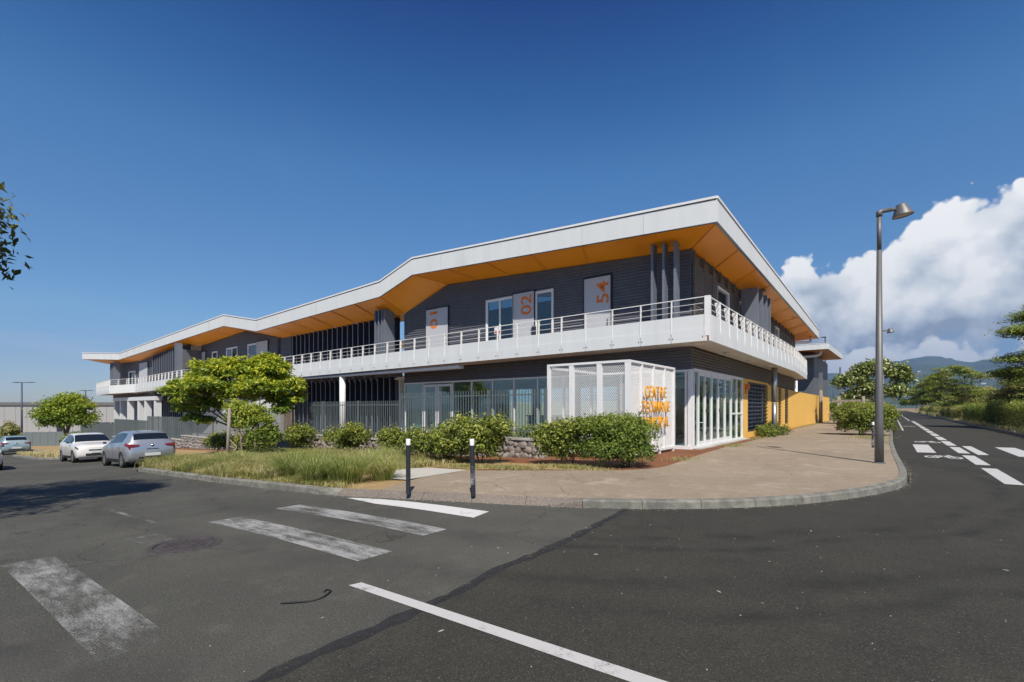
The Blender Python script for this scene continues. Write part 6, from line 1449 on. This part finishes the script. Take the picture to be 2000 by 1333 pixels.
    for wx in (1.25, -1.27):
        for s in (1, -1):
            w = empty('x'); bpy.data.objects.remove(w)
            mb = MB(); n = 26; prof = [(.205, -.10), (.285, -.105), (.305, -.085), (.31, 0), (.305, .085), (.285, .105), (.205, .10)]
            for r, y in prof:
                for k in range(n): a = 2 * math.pi * k / n; mb.v.append((wx + r * math.cos(a), s * .745 + y, .30 + r * math.sin(a)))
            for i in range(len(prof) - 1):
                for k in range(n): mb.f.append((i * n + k, i * n + (k + 1) % n, (i + 1) * n + (k + 1) % n, (i + 1) * n + k))
            ty_ = obj('tyre', mb, MT['tyre'], t, True, local=True)
            mb = MB(); mb.tube([(wx, s * .76, .30), (wx, s * .78, .30)], .205, 26); obj('rim_disc', mb, MT['trim'], ty_, local=True)
            mb = MB()
            for k in range(6):
                a = 2 * math.pi * k / 6 + .3; mb.bar((wx, s * .815, .30), (wx + .2 * math.cos(a), s * .825, .30 + .2 * math.sin(a)), .055, .03, up=(0, 1, 0))
            mb.tube([(wx, s * .80, .30), (wx, s * .835, .30)], .05, 10)
            for k in range(26):
                a, b = 2 * math.pi * k / 26, 2 * math.pi * (k + 1) / 26
                mb.hexa([(wx + .185 * math.cos(a), s * .80, .30 + .185 * math.sin(a)), (wx + .21 * math.cos(a), s * .80, .30 + .21 * math.sin(a)), (wx + .21 * math.cos(b), s * .80, .30 + .21 * math.sin(b)), (wx + .185 * math.cos(b), s * .80, .30 + .185 * math.sin(b))], [(wx + .185 * math.cos(a), s * .84, .30 + .185 * math.sin(a)), (wx + .21 * math.cos(a), s * .84, .30 + .21 * math.sin(a)), (wx + .21 * math.cos(b), s * .84, .30 + .21 * math.sin(b)), (wx + .185 * math.cos(b), s * .84, .30 + .185 * math.sin(b))])
            obj('rim', mb, MT['rim'], ty_, local=True)
    t.scale = (scale,) * 3
    return t
SL = .042
def gz(x): return zr(x) - .08
car('silver hatchback parked with its rear towards the long grass', (-25.1, 6.32, gz(-25.1)), math.pi, SL, 'carsilver')
car('white hatchback parked facing the silver car', (-32.6, 6.15, gz(-32.6)), 0, -SL, 'carwhite')
car('pale blue hatchback parked at the left edge beyond the dry verge', (-55.3, 5.8, gz(-55.3)), math.pi, SL, 'carblue')
car('white car on the street cut off by the left edge of the picture', (-30.5, 1.9, gz(-30.5)), 0, -SL, 'carwhite')
# ------------------------------------------------------------------ things behind the lobby glass
MT['magenta'] = mat('magenta_fabric', (.42, .02, .10), .8, var=.1, vscale=10)
for x, y, rz, lab in ((-18.2, 20.6, .3, 'magenta armchair behind the lobby glass, right one'), (-20.6, 21.4, -.4, 'magenta armchair behind the lobby glass doors, left one')):
    t = empty('armchair', (x, y, .10), rz); tag(t, lab, 'armchair', 'magenta lobby armchairs')
    m = MB(); m.box(-.32, .32, -.3, .3, .18, .44); obj('seat', m, MT['magenta'], t, local=True); m = MB(); m.hexa([(-.34, .24, .44), (.34, .24, .44), (.34, .36, .44), (-.34, .36, .44)], [(-.32, .34, .88), (.32, .34, .88), (.32, .44, .88), (-.32, .44, .88)]); obj('backrest', m, MT['magenta'], t, local=True)
    for s in (-1, 1):
        m = MB(); m.box(s * .33, s * .41, -.28, .28, .2, .62); obj('armrest', m, MT['magenta'], t, local=True)
        for yy in (-.24, .24): m = MB(); m.box(s * .29 - .02, s * .29 + .02, yy - .02, yy + .02, 0, .18); obj('leg', m, MT['steel'], t, local=True)
t = empty('reception_counter', (-15.0, 22.8, .10)); tag(t, 'white reception counter behind the lobby glass', 'counter')
m = MB(); m.box(-1.5, 1.5, -.3, .3, 0, 1.02); obj('front', m, MT['white'], t, local=True); m = MB(); m.box(-1.58, 1.58, -.38, .38, 1.025, 1.07); obj('worktop', m, MT['brick'], t, local=True)
t = empty('bookcase', (-9.3, 24.4, .10)); tag(t, 'brown shelving at the back of the glazed corner room', 'shelves')
m = MB(); m.box(-2.2, 2.2, .2, .25, 0, 2.5); obj('back', m, MT['brick'], t, local=True)
for k in range(6): m = MB(); m.box(-2.2, 2.2, -.2, .2, k * .49, k * .49 + .03); obj('shelf', m, MT['brick'], t, local=True)
for x in (-2.2, -.75, .75, 2.2): m = MB(); m.box(x - .02, x + .02, -.2, .2, .031, 2.48); obj('upright', m, MT['brick'], t, local=True)

# ------------------------------------------------------------------ mountains far inland
MT['hill'] = groundmat('forested_hill', ((.060, .085, .045), (.045, .070, .040), (.10, .105, .06)), patch=((.13, .14, .07), .004, .5, .7), bump=0)
nA, nR = 220, 46; azs = np.radians(np.linspace(-40, 75, nA)); rad = np.linspace(900, 9000, nR); V = []; Fc = []
def ridge(a):
    d = math.degrees(a); h = 680 * (1 / (1 + math.exp(-(d + 8) / 4.0))); return h * (1 + .10 * math.sin(d * .35 + 1) + .06 * math.sin(d * .9))
for r in rad:
    for a in azs:
        x, y = r * math.sin(a), r * math.cos(a); t = min(max((r - 2200) / 6000, 0), 1)
        n = mnoise.fractal(Vector((x * .0007, y * .0007, 1.5)), 1.0, 2.0, 6); g = mnoise.fractal(Vector((x * .003, y * .0012, 4.5)), 1.0, 2.0, 4)
        V.append((x, y, -8 + ridge(a) * (t ** 1.35) * (1 + .24 * n) + 60 * g * t ** .5 * min(1, t * 6)))
for i in range(nR - 1):
    for j in range(nA - 1): k = i * nA + j; Fc.append((k, k + 1, k + nA + 1, k + nA))
me = bpy.data.meshes.new('mountain'); me.from_pydata(V, [], Fc); me.update(); o = add('mountain', me, MT['hill'], smooth=True); tag(o, kind='structure')
m = MB(); rv = random.Random(8); Va = np.array(V).reshape(nR, nA, 3)
for k in range(240):
    i = rv.randrange(8, 26); j = rv.randrange(60, 112); p = Va[i, j]
    if mnoise.noise(Vector((p[0] * .002, p[1] * .002, 9))) < .05: continue
    s = rv.uniform(4, 10); m.box(p[0] - s * 1.6, p[0] + s * 1.6, p[1] - s, p[1] + s, p[2] - 8, p[2] + rv.uniform(4, 8))
MT['village'] = mat('far_houses', (.75, .74, .70), .8); tag(obj('hillside_village', m, MT['village']), 'scattered white houses of a far village on the mountain slope', 'village', kind='stuff')
# ------------------------------------------------------------------ air
HZ_DENS = 0.00011
mb = MB(); mb.box(-3200, 9200, -3200, 9300, -22, 900); hz = obj('haze', mb); tag(hz, kind='stuff')
hm = bpy.data.materials.new('haze_air'); hm.use_nodes = True; t = hm.node_tree; t.nodes.clear(); o = t.nodes.new('ShaderNodeOutputMaterial'); pvn = t.nodes.new('ShaderNodeVolumePrincipled')
pvn.inputs['Color'].default_value = (.28, .46, .78, 1); pvn.inputs['Density'].default_value = HZ_DENS; pvn.inputs['Anisotropy'].default_value = 0.0; t.links.new(pvn.outputs[0], o.inputs['Volume'])
hz.data.materials.append(hm)
